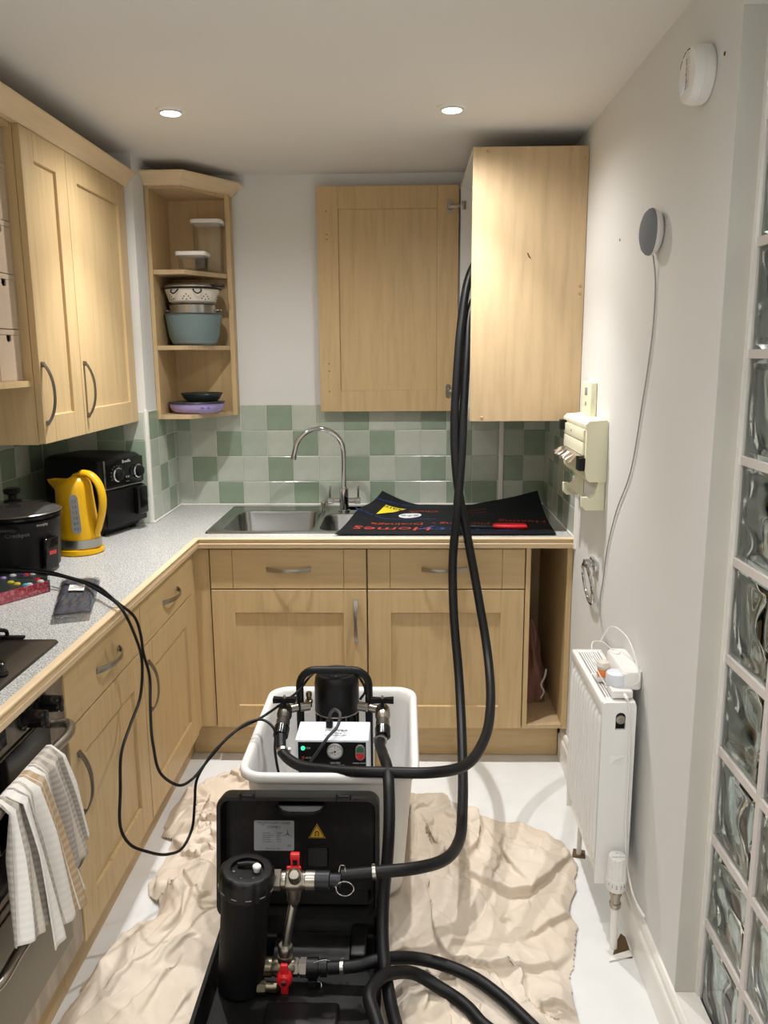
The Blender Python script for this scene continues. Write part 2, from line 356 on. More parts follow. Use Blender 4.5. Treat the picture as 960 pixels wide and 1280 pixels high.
def block_mesh():
    b = B(); hs = 0.0935; d = 0.034; n = 20
    def wave(u, v, k):
        e = min(1.0, (1 - max(abs(u), abs(v))) / 0.16); e = max(0, e)
        return e * (0.0040 * math.sin(3.6 * u + 1.5 * math.sin(2.1 * v + k)) + 0.0024 * math.sin(2.7 * v + 1.8 * math.sin(1.9 * u - k)) + 0.0010 * math.sin(6.5 * u + 2.6 * v + k))
    for side in (-1, 1):            # outer faces with a raised rounded border, inner faces rippled
        for lay, off in (('o', 0.0), ('i', 0.0095)):
            g = []
            for i in range(n + 1):
                row = []
                for j in range(n + 1):
                    u = -1 + 2 * i / n; v = -1 + 2 * j / n
                    s = hs if lay == 'o' else hs - 0.010
                    m = max(abs(u), abs(v))
                    if lay == 'o': x = d - 0.004 * (0 if m < 0.86 else ((m - 0.86) / 0.14) ** 2) - 0.0025 * (1 if m < 0.72 else 0 if m > 0.84 else (0.84 - m) / 0.12) + 0.25 * wave(u, v, side)
                    else: x = d - off - 0.002 + wave(u, v, side * 2.1)
                    row.append(b.verts.new((side * x, u * s, v * s)))
                g.append(row)
            for i in range(n):
                for j in range(n):
                    q = (g[i][j], g[i + 1][j], g[i + 1][j + 1], g[i][j + 1])
                    flip = (side < 0) ^ (lay == 'i')
                    b.faces.new(tuple(reversed(q)) if flip else q)
            if lay == 'o': 
                if side < 0: oneg = g
                else: opos = g
            else:
                if side < 0: ineg = g
                else: ipos = g
    def rim(g): return g[0][:-1] + [r[-1] for r in g[:-1]] + list(reversed(g[-1][1:])) + [r[0] for r in reversed(g[1:])]
    for A, Bq, fl in ((rim(oneg), rim(opos), False), (rim(ineg), rim(ipos), True)):
        for i in range(len(A)):
            j = (i + 1) % len(A); q = (A[i], A[j], Bq[j], Bq[i])
            b.faces.new(tuple(reversed(q)) if fl else q)
    me = bpy.data.meshes.new('glass_block'); b.to_mesh(me); b.free(); me.materials.append(M['glass']); me.shade_smooth(); me.set_sharp_from_angle(angle=math.radians(50)); return me
GB = block_mesh()
for i in range(4):
    for k in range(10):
        o = bpy.data.objects.new('glass_block', GB); COL.objects.link(o); o.parent = window_1
        o.location = (W + 0.0866, BY[i] - BP / 2, BZ[k] + BP / 2)
        if (i + k) % 2: o.rotation_euler = (PI / 2 * ((i * 3 + k) % 4), 0, 0)

# ---------------------------------------------------------------- ceiling downlights
def downlight(x, y, label, seen, gain):
    t = thing('ceiling_downlight', label, 'downlight', (x, y, H), 'recessed ceiling downlights')
    bm = B(); lathe(bm, (x, y, H), [(0.030, -0.012), (0.030, -0.002), (0.034, -0.007), (0.043, -0.004), (0.0445, 0.0), (0.030, 0.0)], 40); obj('bezel', bm, M['white'], t)
    bm = B(); lathe(bm, (x, y, H), [(0.0005, -0.010), (0.02, -0.010), (0.0295, -0.008)], 32, caps=True); obj('lens', bm, M['lens'], t)
    for deg, part in ((88, 1.0), (160, SPILL)):
        L = bpy.data.lights.new('spot_lamp', 'SPOT'); L.energy = LAMP_W * gain * part; L.color = LAMP_COLOR; L.spot_size = math.radians(deg); L.spot_blend = 1.0; L.shadow_soft_size = 0.02
        lo = bpy.data.objects.new('spot_lamp', L); COL.objects.link(lo); lo.parent = t; lo.location = (0, 0, -0.022)
downlight(*DOWNLIGHTS[0], 'lit ceiling downlight over the left worktop, near the tower shelf', True, LAMP_GAIN[0])
downlight(*DOWNLIGHTS[1], 'lit ceiling downlight in front of the right wall cupboard', True, LAMP_GAIN[1])
for (x, y), s, g in zip(DOWNLIGHTS[2:], ('nearer row, left side of the room', 'nearer row, beside the glass blocks', 'rear row, left side of the room', 'rear row, right side of the room'), LAMP_GAIN[2:]):
    downlight(x, y, 'lit ceiling downlight of the ' + s, False, g)
hl = bpy.data.lights.new('hall_fill_light', 'POINT'); hl.energy = 30; hl.color = LAMP_COLOR; hl.shadow_soft_size = 0.06  # unseen fill light, added to brighten the space behind the glass blocks
ho = bpy.data.objects.new('hall_fill_light', hl); COL.objects.link(ho); ho.location = (2.75, -2.0, 2.05)

# ---------------------------------------------------------------- base units
DF = 0.645          # door face plane (x for the left run, -y for the back run)
class Face:
    """maps (a along the front, z up, d out of the front) to the room; the left run faces +x, the back run faces -y"""
    def __init__(s, side, f=DF): s.side = side; s.f = f
    def P(s, a, z, d): return (s.f + d, a, z) if s.side == 'left' else (a, -s.f - d, z)
    def box(s, bm, a0, a1, z0, z1, d0, d1, bev=0.0, seg=2):
        p = s.P(a0, z0, d0); q = s.P(a1, z1, d1); return box(bm, p[0], q[0], p[1], q[1], p[2], q[2], bev, seg)
def shaker(face, a0, a1, z0, z1, mat_, parent, name='door', st=0.085, rl=0.088, th=0.019):
    bm = B()
    face.box(bm, a0, a0 + st, z0, z1, -th, 0, 0.0012, 1); face.box(bm, a1 - st, a1, z0, z1, -th, 0, 0.0012, 1)
    face.box(bm, a0 + st, a1 - st, z1 - rl, z1, -th, 0, 0.0012, 1); face.box(bm, a0 + st, a1 - st, z0, z0 + rl, -th, 0, 0.0012, 1)
    # recessed panel with a sloping inner edge
    face.box(bm, a0 + st - 0.002, a1 - st + 0.002, z0 + rl - 0.002, z1 - rl + 0.002, -th, -0.0085)
    i0 = [face.P(a, z, -0.0006) for a, z in ((a0 + st, z0 + rl), (a1 - st, z0 + rl), (a1 - st, z1 - rl), (a0 + st, z1 - rl))]
    i1 = [face.P(a, z, -0.0083) for a, z in ((a0 + st + .0015, z0 + rl + .0015), (a1 - st - .0015, z0 + rl + .0015), (a1 - st - .0015, z1 - rl - .0015), (a0 + st + .0015, z1 - rl - .0015))]
    ring_loft(bm, [i0, i1], False, False)
    return obj(name, bm, mat_, parent, smooth=False)
def drawer_front(face, a0, a1, z0, z1, parent, mat_, st=0.082):
    bm = B()
    face.box(bm, a0, a0 + st - 0.0006, z0, z1, -0.019, 0, 0.0012, 1); face.box(bm, a0 + st + 0.0006, a1 - st - 0.0006, z0, z1, -0.019, 0, 0.0012, 1); face.box(bm, a1 - st + 0.0006, a1, z0, z1, -0.019, 0, 0.0012, 1)
    return obj('drawer_front', bm, mat_, parent, smooth=False)
def bow_handle(fn, L, parent, mat_, wd=0.016, out=0.026, name='handle'):
    """flat bowed strip; fn(s, w, d): s along, w across, d out of the door"""
    bm = B(); n = 22; rings = []
    for i in range(n + 1):
        t = i / n; s = (t - 0.5) * L
        e = abs(2 * t - 1)
        d = 0.004 + out * (1 - e ** 2.4) if e < 0.84 else 0.004 + out * (1 - 0.84 ** 2.4) * max(0, (1 - e) / 0.16) ** 1.2
        w = wd * (0.72 + 0.28 * e)
        th = 0.0042
        rings.append([fn(s, -w / 2, d - th), fn(s, w / 2, d - th), fn(s, w / 2, d), fn(s, 0, d + 0.0015), fn(s, -w / 2, d)])
    ring_loft(bm, rings)
    for sg in (-1, 1):
        s = sg * (L / 2 - 0.010)
        a = fn(s, 0, -0.0004); b_ = fn(s, 0, 0.006); cyl(bm, a, b_, 0.0055, seg=12)
    return obj(name, bm, mat_, parent, angle=50)
def handle_v(face, a, z, L, parent, m=None): return bow_handle(lambda s, w, d: face.P(a + w, z + s, d), L, parent, m or M['pewter'], name='handle')
def handle_h(face, a, z, L, parent, m=None): return bow_handle(lambda s, w, d: face.P(a + s, z + w, d), L, parent, m or M['nickel'], name='handle')
FL, FB = Face('left'), Face('back')
def base_unit(face, a0, a1, label, drawer_handle, door_handle, wood_h):
    p = face.P((a0 + a1) / 2, 0, -0.3)
    t = thing('base_cabinet', label, 'cabinet', (p[0], p[1], 0.0), 'fitted base cabinets')
    bm = B(); g = 0.016
    for u0, u1 in ((a0, a0 + g), (a1 - g, a1)): face.box(bm, u0, u1, 0.147, 0.848, -0.58, -0.021)
    face.box(bm, a0 + g, a1 - g, 0.147, 0.163, -0.58, -0.021); face.box(bm, a0 + g, a1 - g, 0.163, 0.848, -0.58, -0.57)
    obj('carcass', bm, M['wood_pale'], t, smooth=False)
    d = shaker(face, a0 + 0.0022, a1 - 0.0022, 0.147, 0.6895, M['wood'], t)
    w = drawer_front(face, a0 + 0.0022, a1 - 0.0022, 0.6945, 0.843, t, wood_h)
    if door_handle: handle_v(face, *door_handle, 0.165, d)
    if drawer_handle: handle_h(face, *drawer_handle, 0.165, w)
    return t
base_unit(FL, -1.266, -0.703, 'maple shaker base cabinet of the left run, next to the inside corner', (-0.965, 0.765), (-1.225, 0.56), M['wood_flaty'])
base_unit(FL, -1.800, -1.268, 'maple shaker base cabinet of the left run, beside the steel oven', (-1.530, 0.765), (-1.755, 0.54), M['wood_flaty'])
base_unit(FB, 0.699, 1.2755, 'maple shaker base cabinet under the steel sink bowls', (0.990, 0.768), (1.234, 0.57), M['wood_flat'])
base_unit(FB, 1.277, 1.853, 'maple shaker base cabinet behind the hanging black hoses, beside the open cubby', (1.558, 0.768), None, M['wood_flat'])
# corner post, cubby unit, plinths
t = thing('corner_post', 'plain maple corner post between the two runs of base cabinets', 'cabinet', (0.67, -0.67, 0.147))
bm = B(); box(bm, 0.626, 0.6965, -0.640, -0.622, 0.147, 0.843, 0.001, 1); obj('post_board', bm, M['wood'], t, smooth=False)
bm = B(); box(bm, 0.622, 0.640, -0.6995, -0.6405, 0.147, 0.843, 0.001, 1); obj('post_board', bm, M['wood'], t, smooth=False)
t = thing('open_cubby', 'narrow open maple cubby at the end of the sink run by the right wall', 'cubby', (1.938, -0.3, 0.0))
bm = B(); box(bm, 1.8545, 1.872, -0.645, -0.06, 0.147, 0.848, 0.001, 1); obj('side_panel', bm, M['wood'], t, smooth=False)
bm = B(); box(bm, 2.003, 2.0225, -0.645, -0.06, 0.147, 0.848, 0.001, 1); obj('side_panel', bm, M['wood'], t, smooth=False)
bm = B(); box(bm, 1.8725, 2.0025, -0.643, -0.06, 0.147, 0.163, 0.001, 1); obj('bottom_board', bm, M['wood_pale'], t, smooth=False)
bm = B(); box(bm, 1.8725, 2.0025, -0.068, -0.06, 0.1635, 0.848); obj('back_panel', bm, M['wood'], t, smooth=False)
bm = B(); box(bm, 0.568, 0.585, -1.80, -0.572, 0.002, 0.145, 0.001, 1); tag(obj('plinth', bm, M['wood_flaty'], smooth=False), 'maple plinth board along the floor under the left run', 'plinth', 'maple plinth boards')
bm = B(); box(bm, 0.5855, 2.004, -0.571, -0.555, 0.002, 0.145, 0.001, 1); tag(obj('plinth', bm, M['wood_flat'], smooth=False), 'maple plinth board along the floor under the sink run', 'plinth', 'maple plinth boards')
bm = B(); box(bm, 0.568, 0.585, -2.60, -1.8015, 0.002, 0.145, 0.001, 1); tag(obj('plinth', bm, M['wood_flaty'], smooth=False), 'maple plinth board along the floor under the steel oven', 'plinth', 'maple plinth boards')

# ---------------------------------------------------------------- worktop
t = thing('worktop', 'L-shaped speckled grey laminate worktop with a grooved maple front edge', 'worktop', (0.3, -0.6, 0.85))
bm = B(); e = 0.653
SX0, SX1, SY0, SY1 = 0.70, 1.275, -0.565, -0.095
for a in ((0.0005, e, -2.62, -e), (0.0005, SX0, -e, -0.396), (0.4215, SX0, -0.396, -0.0005), (SX0, SX1, -e, SY0), (SX0, SX1, SY1, -0.0005), (SX1, 2.0225, -e, -0.0005)):
    box(bm, *a, 0.851, ZC)
bmesh.ops.remove_doubles(bm, verts=bm.verts, dist=1e-5)
obj('laminate_top', bm, M['worktop'], t, smooth=False)
lip = [(0.0, 0.8505), (0.0, ZC + 0.0006), (0.014, ZC + 0.0006), (0.0172, ZC - 0.001), (0.018, ZC - 0.004), (0.0165, ZC - 0.0065), (0.0095, ZC - 0.008), (0.0095, ZC - 0.0175), (0.0165, ZC - 0.0185), (0.018, ZC - 0.0205), (0.0165, ZC - 0.0225), (0.0135, ZC - 0.0245), (0.0135, ZC - 0.034), (0.0120, ZC - 0.0375), (0.009, 0.8505)]
bm = B(); ring_loft(bm, [[(e + d, -2.62, z) for d, z in lip], [(e + d, -(e + d), z) for d, z in lip], [(2.0225, -(e + d), z) for d, z in lip]])
obj('front_edging', bm, M['wood_edge'], t, angle=25)

# ---------------------------------------------------------------- sink and tap
t = thing('kitchen_sink', 'inset stainless steel one and a half bowl sink, partly under the black mat', 'sink', (0.98, -0.33, ZC))
X0, X1, Y0, Y1 = 0.672, 1.30, -0.592, -0.062
b1 = (0.728, 1.066, -0.547, -0.168); b2 = (1.094, 1.255, -0.547, -0.235)
bm = B(); zt = ZC + 0.0045
def bowl(bm, r, depth, rad):
    n = 6
    rings = [at_z(rrect(r[0] - .012, r[1] + .012, r[2] - .012, r[3] + .012, rad + .012, n), zt), at_z(rrect(r[0] - .003, r[1] + .003, r[2] - .003, r[3] + .003, rad + .003, n), zt - 0.002), at_z(rrect(*r, rad, n), zt - 0.010)]
    k = 0.012
    rings += [at_z(rrect(r[0] + k, r[1] - k, r[2] + k, r[3] - k, rad, n), zt - depth + 0.03), at_z(rrect(r[0] + k + .02, r[1] - k - .02, r[2] + k + .02, r[3] - k - .02, rad, n), zt - depth + 0.004), at_z(rrect(r[0] + k + .05, r[1] - k - .05, r[2] + k + .05, r[3] - k - .05, rad * .6, n), zt - depth)]
    ring_loft(bm, rings, False, True)
    return rings[0]
# deck: strips around the bowls
def quad(bm, x0, x1, y0, y1, z): bm.faces.new([bm.verts.new(p) for p in ((x0, y0, z), (x1, y0, z), (x1, y1, z), (x0, y1, z))])
A1 = (b1[0] - .012, b1[1] + .012, b1[2] - .012, b1[3] + .012); A2 = (b2[0] - .012, b2[1] + .012, b2[2] - .012, b2[3] + .012)
def corner_fill(bm, r, rad):
    """the four flat corner pieces between a bowl's rounded mouth and its bounding rectangle"""
    pts = rrect(*r, rad, 6); c = ((r[1], r[3]), (r[0], r[3]), (r[0], r[2]), (r[1], r[2]))
    for k in range(4):
        seg = pts[k * 7:(k + 1) * 7]
        for p, q in zip(seg[:-1], seg[1:]): bm.faces.new([bm.verts.new((*v, zt)) for v in (p, q, c[k])])
for r, dp in ((b1, 0.165), (b2, 0.12)):
    bowl(bm, r, dp, 0.05)
corner_fill(bm, A1, 0.062); corner_fill(bm, A2, 0.062)
quad(bm, X0 + .01, A1[0], Y0 + .01, Y1 - .01, zt); quad(bm, A1[0], A1[1], Y0 + .01, A1[2], zt); quad(bm, A1[0], A1[1], A1[3], Y1 - .01, zt)
if A2[0] > A1[1]: quad(bm, A1[1], A2[0], Y0 + .01, Y1 - .01, zt)
quad(bm, A2[0], A2[1], Y0 + .01, A2[2], zt); quad(bm, A2[0], A2[1], A2[3], Y1 - .01, zt); quad(bm, A2[1], X1 - .01, Y0 + .01, Y1 - .01, zt)
ring_loft(bm, [at_z(rrect(X0, X1, Y0, Y1, 0.012, 3), ZC + 0.0004), at_z(rrect(X0 + .003, X1 - .003, Y0 + .003, Y1 - .003, 0.012, 3), ZC + 0.0065), at_z(rrect(X0 + .010, X1 - .010, Y0 + .010, Y1 - .010, 0.003, 3), zt)], False, False)
bmesh.ops.remove_doubles(bm, verts=bm.verts, dist=1e-5)
obj('sink_top', bm, M['sinksteel'], t, angle=40)
bm = B(); lathe(bm, (0.897, -0.36, zt - 0.1645), [(0.0005, 0.001), (0.024, 0.001), (0.033, 0.004), (0.036, 0.002), (0.036, 0.0)], 28); obj('waste', bm, M['chrome'], t)
t = thing('pop_up_knob', 'small chrome plug lifter knob between the sink bowls', 'sink plug', (1.0735, -0.168, zt))
bm = B(); cyl(bm, (1.0735, -0.168, zt + 0.0004), (1.0735, -0.168, zt + 0.04), 1, seg=20, profile=[(0, 0.0085), (0.005, 0.0085), (0.006, 0.006), (0.022, 0.0065), (0.027, 0.011), (0.036, 0.0115), (0.0395, 0.0095), (0.04, 0.001)]); obj('knob', bm, M['nickel'], t)
t = thing('mixer_tap', 'chrome swan neck mixer tap with two lever handles behind the sink', 'tap', (1.161, -0.17, zt))
bm = B(); cyl(bm, (1.161, -0.17, zt + 0.0004), (1.161, -0.17, 1.0), 1, seg=24, profile=[(0, 0.024), (0.005, 0.024), (0.007, 0.019), (0.094, 0.019), (0.097, 0.014), (0.103, 0.0125)]); obj('body', bm, M['chrome'], t)
pts = [(1.161, -0.17, 0.99)] + [(1.161, -0.17, 1.05), (1.161, -0.17, 1.142)]
cxa, rr = 1.064, 0.097
for k in range(1, 15):
    a = math.radians(k * 12.2); pts.append((cxa + rr * math.cos(a), -0.17 - 0.05 * (1 - math.cos(a)) * 0.5, 1.142 + rr * 1.02 * math.sin(a)))
pts.append((0.9605, -0.222, 1.128))
bm = B(); tube(bm, spline(pts, 3), 0.0105, 14); obj('spout', bm, M['chrome'], t)
bm = B(); cyl(bm, (0.9625, -0.2215, 1.133), (0.9595, -0.2225, 1.119), 0.0118, seg=16); obj('spout_nozzle', bm, M['nickel'], t)
for s in (-1, 1):
    bm = B(); cyl(bm, (1.161 + s * 0.0185, -0.17, 0.938), (1.161 + s * 0.067, -0.17, 0.938), 1, seg=20, profile=[(0, 0.0115), (0.026, 0.0115), (0.0275, 0.0135), (0.0485, 0.0135), (0.0495, 0.012)])
    h = obj('tap_handle', bm, M['chrome'], t)
    bm = B(); cyl(bm, (1.161 + s * 0.059, -0.17, 0.9495), (1.161 + s * 0.059, -0.17, 1.0), 0.0042, 0.0052, 14); obj('lever', bm, M['chrome'], h)

# ---------------------------------------------------------------- wall cabinets
def wall_handle(a, z, parent): return bow_handle(lambda s, w, d: (0.3925 + d, a + w, z + s), 0.18, parent, M['pewter'], 0.015, 0.028)
FWL = Face('left', 0.392)
t = thing('wall_cabinet', 'maple two-door wall cabinet with bow handles above the air fryer', 'cabinet', (0.19, -0.8, 1.29))
bm = B()
box(bm, 0.001, 0.3725, -1.2255, -1.208, 1.29, 2.155); box(bm, 0.001, 0.3725, -0.417, -0.4, 1.29, 2.155); box(bm, 0.001, 0.3725, -1.208, -0.417, 1.29, 1.308); box(bm, 0.001, 0.3725, -1.208, -0.417, 2.137, 2.155); box(bm, 0.001, 0.01, -1.208, -0.417, 1.308, 2.137)
obj('carcass', bm, M['wood'], t, smooth=False)
d1 = shaker(FWL, -1.222, -0.9265, 1.292, 2.146, M['wood'], t, st=0.076, rl=0.078); wall_handle(-1.205, 1.433, d1)
d2 = shaker(FWL, -0.9225, -0.402, 1.292, 2.146, M['wood'], t, st=0.076, rl=0.078); wall_handle(-0.9, 1.433, d2)
def cornice(bm, path, z, norms):
    pr = [(-0.02, 0.0), (0.002, 0.0), (0.010, 0.006), (0.018, 0.018), (0.040, 0.036), (0.046, 0.040), (0.046, 0.046), (-0.02, 0.046)]
    ring_loft(bm, [[(p[0] + n[0] * d, p[1] + n[1] * d, z + h) for d, h in pr] for p, n in zip(path, norms)])
bm = B(); cornice(bm, [(0.392, -2.1, 0), (0.392, -0.396, 0)], 2.147, [(1, 0), (1, 0)]); obj('cornice', bm, M['wood_edge'], t, angle=20)
# open unit of little card drawers, left of the two-door cabinet
t = thing('open_wall_unit', 'open maple wall unit holding small card drawers, left of the two-door cabinet', 'cabinet', (0.19, -1.5, 1.455))
bm = B(); box(bm, 0.001, 0.368, -1.78, -1.227, 1.455, 1.4715); box(bm, 0.001, 0.368, -1.78, -1.227, 2.137, 2.155); box(bm, 0.001, 0.012, -1.78, -1.227, 1.4715, 2.137); box(bm, 0.001, 0.368, -1.797, -1.7805, 1.455, 2.155)
obj('carcass', bm, M['wood'], t, smooth=False)
ZR = [(1.4725, 1.6095), (1.6095, 1.7555), (1.7555, 1.894), (1.894, 2.0435), (2.0435, 2.134)]
for c in range(3):
    y1 = -1.2285 - c * 0.131; y0 = y1 - 0.127
    bt = thing('mini_chest', ['beige card mini chest of drawers touching the two-door wall cabinet', 'beige card mini chest of drawers, second from the two-door cabinet', 'beige card mini chest of drawers, third from the two-door cabinet'][c], 'drawers', (0.2, (y0 + y1) / 2, 1.4725), 'card mini chests in the open wall unit')
    bm = B(); box(bm, 0.06, 0.348, y0, y0 + 0.003, 1.4725, 2.134); box(bm, 0.06, 0.348, y1 - 0.003, y1, 1.4725, 2.134); box(bm, 0.06, 0.066, y0 + .003, y1 - .003, 1.4725, 2.134)
    for z in [q[0] for q in ZR] + [2.134]: box(bm, 0.066, 0.3485, y0 + .003, y1 - .003, z - (0.0135 if z > 1.49 else 0.0), z if z > 1.49 else z + .002)
    obj('card_casing', bm, M['kraft'], bt, smooth=False)
    for z, ztop in ZR:
        z += .0025; ztop -= .0145
        ym = (y0 + y1) / 2; a = 0.013; h = 0.018
        pl = [(y0 + .004, z), (y1 - .004, z), (y1 - .004, ztop), (ym + a, ztop), (ym + a, ztop - h + .005), (ym + a - .005, ztop - h), (ym - a + .005, ztop - h), (ym - a, ztop - h + .005), (ym - a, ztop), (y0 + .004, ztop)]
        bm = B(); prism(bm, pl, 0.343, 0.3475, axis='x'); box(bm, 0.08, 0.343, y0 + .005, y1 - .005, z, z + .003); box(bm, 0.08, 0.343, y0 + .005, y0 + .008, z + .003, ztop - .03); box(bm, 0.08, 0.343, y1 - .008, y1 - .005, z + .003, ztop - .03)
        obj('drawer', bm, M['kraft'], bt, smooth=False)

# tower of open corner shelves
t = thing('corner_shelf', 'tall open maple corner shelf unit with cornice, left of the bare wall', 'shelf unit', (0.55, -0.13, 1.29))
bm = B(); box(bm, 0.422, 0.438, -0.262, -0.0015, 1.288, 2.196, 0.001, 1); obj('side_panel', bm, M['wood'], t, smooth=False)
bm = B(); box(bm, 0.684, 0.704, -0.056, -0.0015, 1.288, 2.196, 0.001, 1); obj('side_panel', bm, M['wood'], t, smooth=False)
bm = B(); box(bm, 0.4385, 0.6835, -0.009, -0.0015, 1.288, 2.196); obj('back_panel', bm, M['wood'], t, smooth=False)
SP = [(0.4385, -0.0095), (0.4385, -0.258), (0.560, -0.258), (0.6835, -0.056), (0.6835, -0.0095)]
for z, n_ in ((1.288, 0.017), (1.578 - .017, 0.017), (1.867 - .017, 0.017), (2.165, 0.022)):
    bm = B(); prism(bm, SP, z, z + n_); obj('shelf', bm, M['wood_pale'], t, smooth=False)
path = [(0.4215, -0.262), (0.562, -0.262), (0.704, -0.045), (0.704, -0.0015)]
k = math.tan(math.radians(28.6))
nb = [(0, -1), (k, -1), (1, -math.tan(math.radians(16.6))), (1, 0)]
bm = B(); cornice(bm, path, 2.176, nb); prism(bm, [(0.4215, -0.0015), (0.4215, -0.25), (0.56, -0.25), (0.69, -0.04), (0.69, -0.0015)], 2.197, 2.2215); obj('cornice', bm, M['wood_edge'], t, angle=20)

# cupboard on the right wall with its door swung open along the back wall
t = thing('wall_cupboard', 'tall maple wall cupboard on the right wall, open, with black hoses entering it', 'cupboard', (1.83, -0.33, 1.305))
bm = B(); box(bm, 1.6423, 2.0225, -0.657, -0.639, 1.305, 2.204, 0.001, 1)
obj('side_panel', bm, M['wood_pale'], t, smooth=False, label='plain pale maple side panel')
for nm, a in (('side_panel', (1.6423, 2.0225, -0.075, -0.057, 1.305, 2.204)), ('top_panel', (1.6423, 2.0225, -0.6385, -0.0755, 2.186, 2.204)), ('bottom_panel', (1.6423, 2.0225, -0.6385, -0.0755, 1.305, 1.323)), ('back_panel', (2.012, 2.0225, -0.6385, -0.0755, 1.3235, 2.1855))):
    bm = B(); box(bm, *a); obj(nm, bm, M['white'], t, smooth=False, label='white melamine inside face')
bm = B()
for x, z in ((1.69, 2.19), (1.965, 2.19), (2.008, 2.165), (2.008, 1.76), (2.008, 1.735), (1.685, 1.318), (2.004, 1.335)):
    cyl(bm, (x, -0.6575, z), (x, -0.6595, z), 0.0055, 0.004, 10)
obj('screw_caps', bm, mat('tan_cap', srgb(190, 156, 110), 0.5), t, kind='stuff')
bm = B(); tube(bm, [(1.829, -0.6576, 1.868), (1.832, -0.6576, 1.862), (1.833, -0.6576, 1.858), (1.839, -0.6576, 1.852)], 0.0022, 6); obj('scuff_hole', bm, M['hole'], t)
FBD = Face('back', 0.050)
bm = B()
d = shaker(FBD, 1.058, 1.636, 1.300, 2.206, M['wood'], t, st=0.087, rl=0.088)
for z in (2.122, 1.385):
    bm = B()
    prism(bm, [(1.598 + 0.011 * math.cos(a), z + (0.0 if abs(math.sin(a)) < .3 else math.copysign(0.017, math.sin(a))) + 0.012 * math.sin(a)) for a in [2 * PI * i / 20 for i in range(20)]], -0.0505, -0.053, axis='y')
    cyl(bm, (1.600, -0.052, z), (1.600, -0.060, z), 0.012, 0.010, 18)
    box(bm, 1.600, 1.668, -0.064, -0.057, z - 0.006, z + 0.006, 0.002); box(bm, 1.645, 1.662, -0.082, -0.0645, z - 0.016, z + 0.016, 0.002)
    for s in (-1, 1): cyl(bm, (1.598, -0.053, z + s * .021), (1.598, -0.0545, z + s * .021), 0.004, seg=10)
    obj('hinge', bm, M['nickel'], d)
bm = B()
for z in (2.11, 2.02, 2.0, 1.50, 1.47, 1.385): cyl(bm, (1.098, -0.0502, z), (1.098, -0.0512, z), 0.0028, seg=8)
obj('screw_holes', bm, M['hole'], d, kind='stuff')

# ---------------------------------------------------------------- oven, hob, towel
FO = Face('left', 0.643)
t = thing('double_oven', 'built-in double oven with stainless front and black glass, left foreground', 'oven', (0.35, -2.1, 0.15))
bm = B(); box(bm, 0.06, 0.615, -2.398, -1.805, 0.15, 0.846); obj('oven_body', bm, M['black'], t, smooth=False)
bm = B(); box(bm, 0.6155, 0.643, -2.399, -1.8035, 0.784, 0.846, 0.002); cp = obj('control_panel', bm, M['ovensteel'], t, smooth=False)
for y in (-1.99, -1.918, -2.27, -2.34):
    bm = B(); cyl(bm, (0.6435, y, 0.817), (0.690, y, 0.817), 1, seg=24, profile=[(0, 0.024), (0.006, 0.025), (0.008, 0.019), (0.043, 0.0175), (0.0465, 0.014)]); box(bm, 0.668, 0.694, y - .004, y + .004, 0.800, 0.835, 0.0015)
    obj('knob', bm, M['black_gloss'], cp)
bm = B(); box(bm, 0.6432, 0.6445, -2.20, -2.065, 0.798, 0.832, 0.0004); obj('clock_window', bm, M['black_gloss'], cp, smooth=False)
bm = B(); text(bm, '12:30', 0.024, plane_fn((0.645, -2.13, 0.815), (0, 1, 0), (0, 0, 1))); obj('clock_digits', bm, mat('clock_red', srgb(120, 20, 16), 0.4, emis=(0.6, 0.05, 0.03, 1), estr=0.5), cp, smooth=False)
def oven_door(z0, z1, glass, handle_z, hm):
    bm = B(); box(bm, 0.6155, 0.643, -2.399, -1.8035, z0, z1, 0.002); d = obj('oven_door', bm, M['ovensteel'], t, smooth=False)
    bm = B(); box(bm, 0.6432, 0.6455, glass[0], glass[1], glass[2], glass[3], 0.0008); obj('door_panel', bm, glass[4], d, smooth=False)
    bm = B(); tube(bm, spline([(0.644, -2.33, handle_z), (0.68, -2.33, handle_z + .002), (0.697, -2.30, handle_z + .002), (0.700, -2.2, handle_z + .002), (0.700, -2.0, handle_z + .002), (0.697, -1.90, handle_z + .002), (0.68, -1.872, handle_z + .002), (0.644, -1.87, handle_z)], 5), 0.0105, 12); obj('door_handle', bm, hm, d)
    return d
oven_door(0.497, 0.777, (-2.34, -1.885, 0.515, 0.775, M['black_gloss']), 0.748, M['nickel'])
oven_door(0.160, 0.490, (-2.37, -1.862, 0.215, 0.470, mat('oven_panel', srgb(112, 110, 100), 0.3, 0.85)), 0.452, M['nickel'])
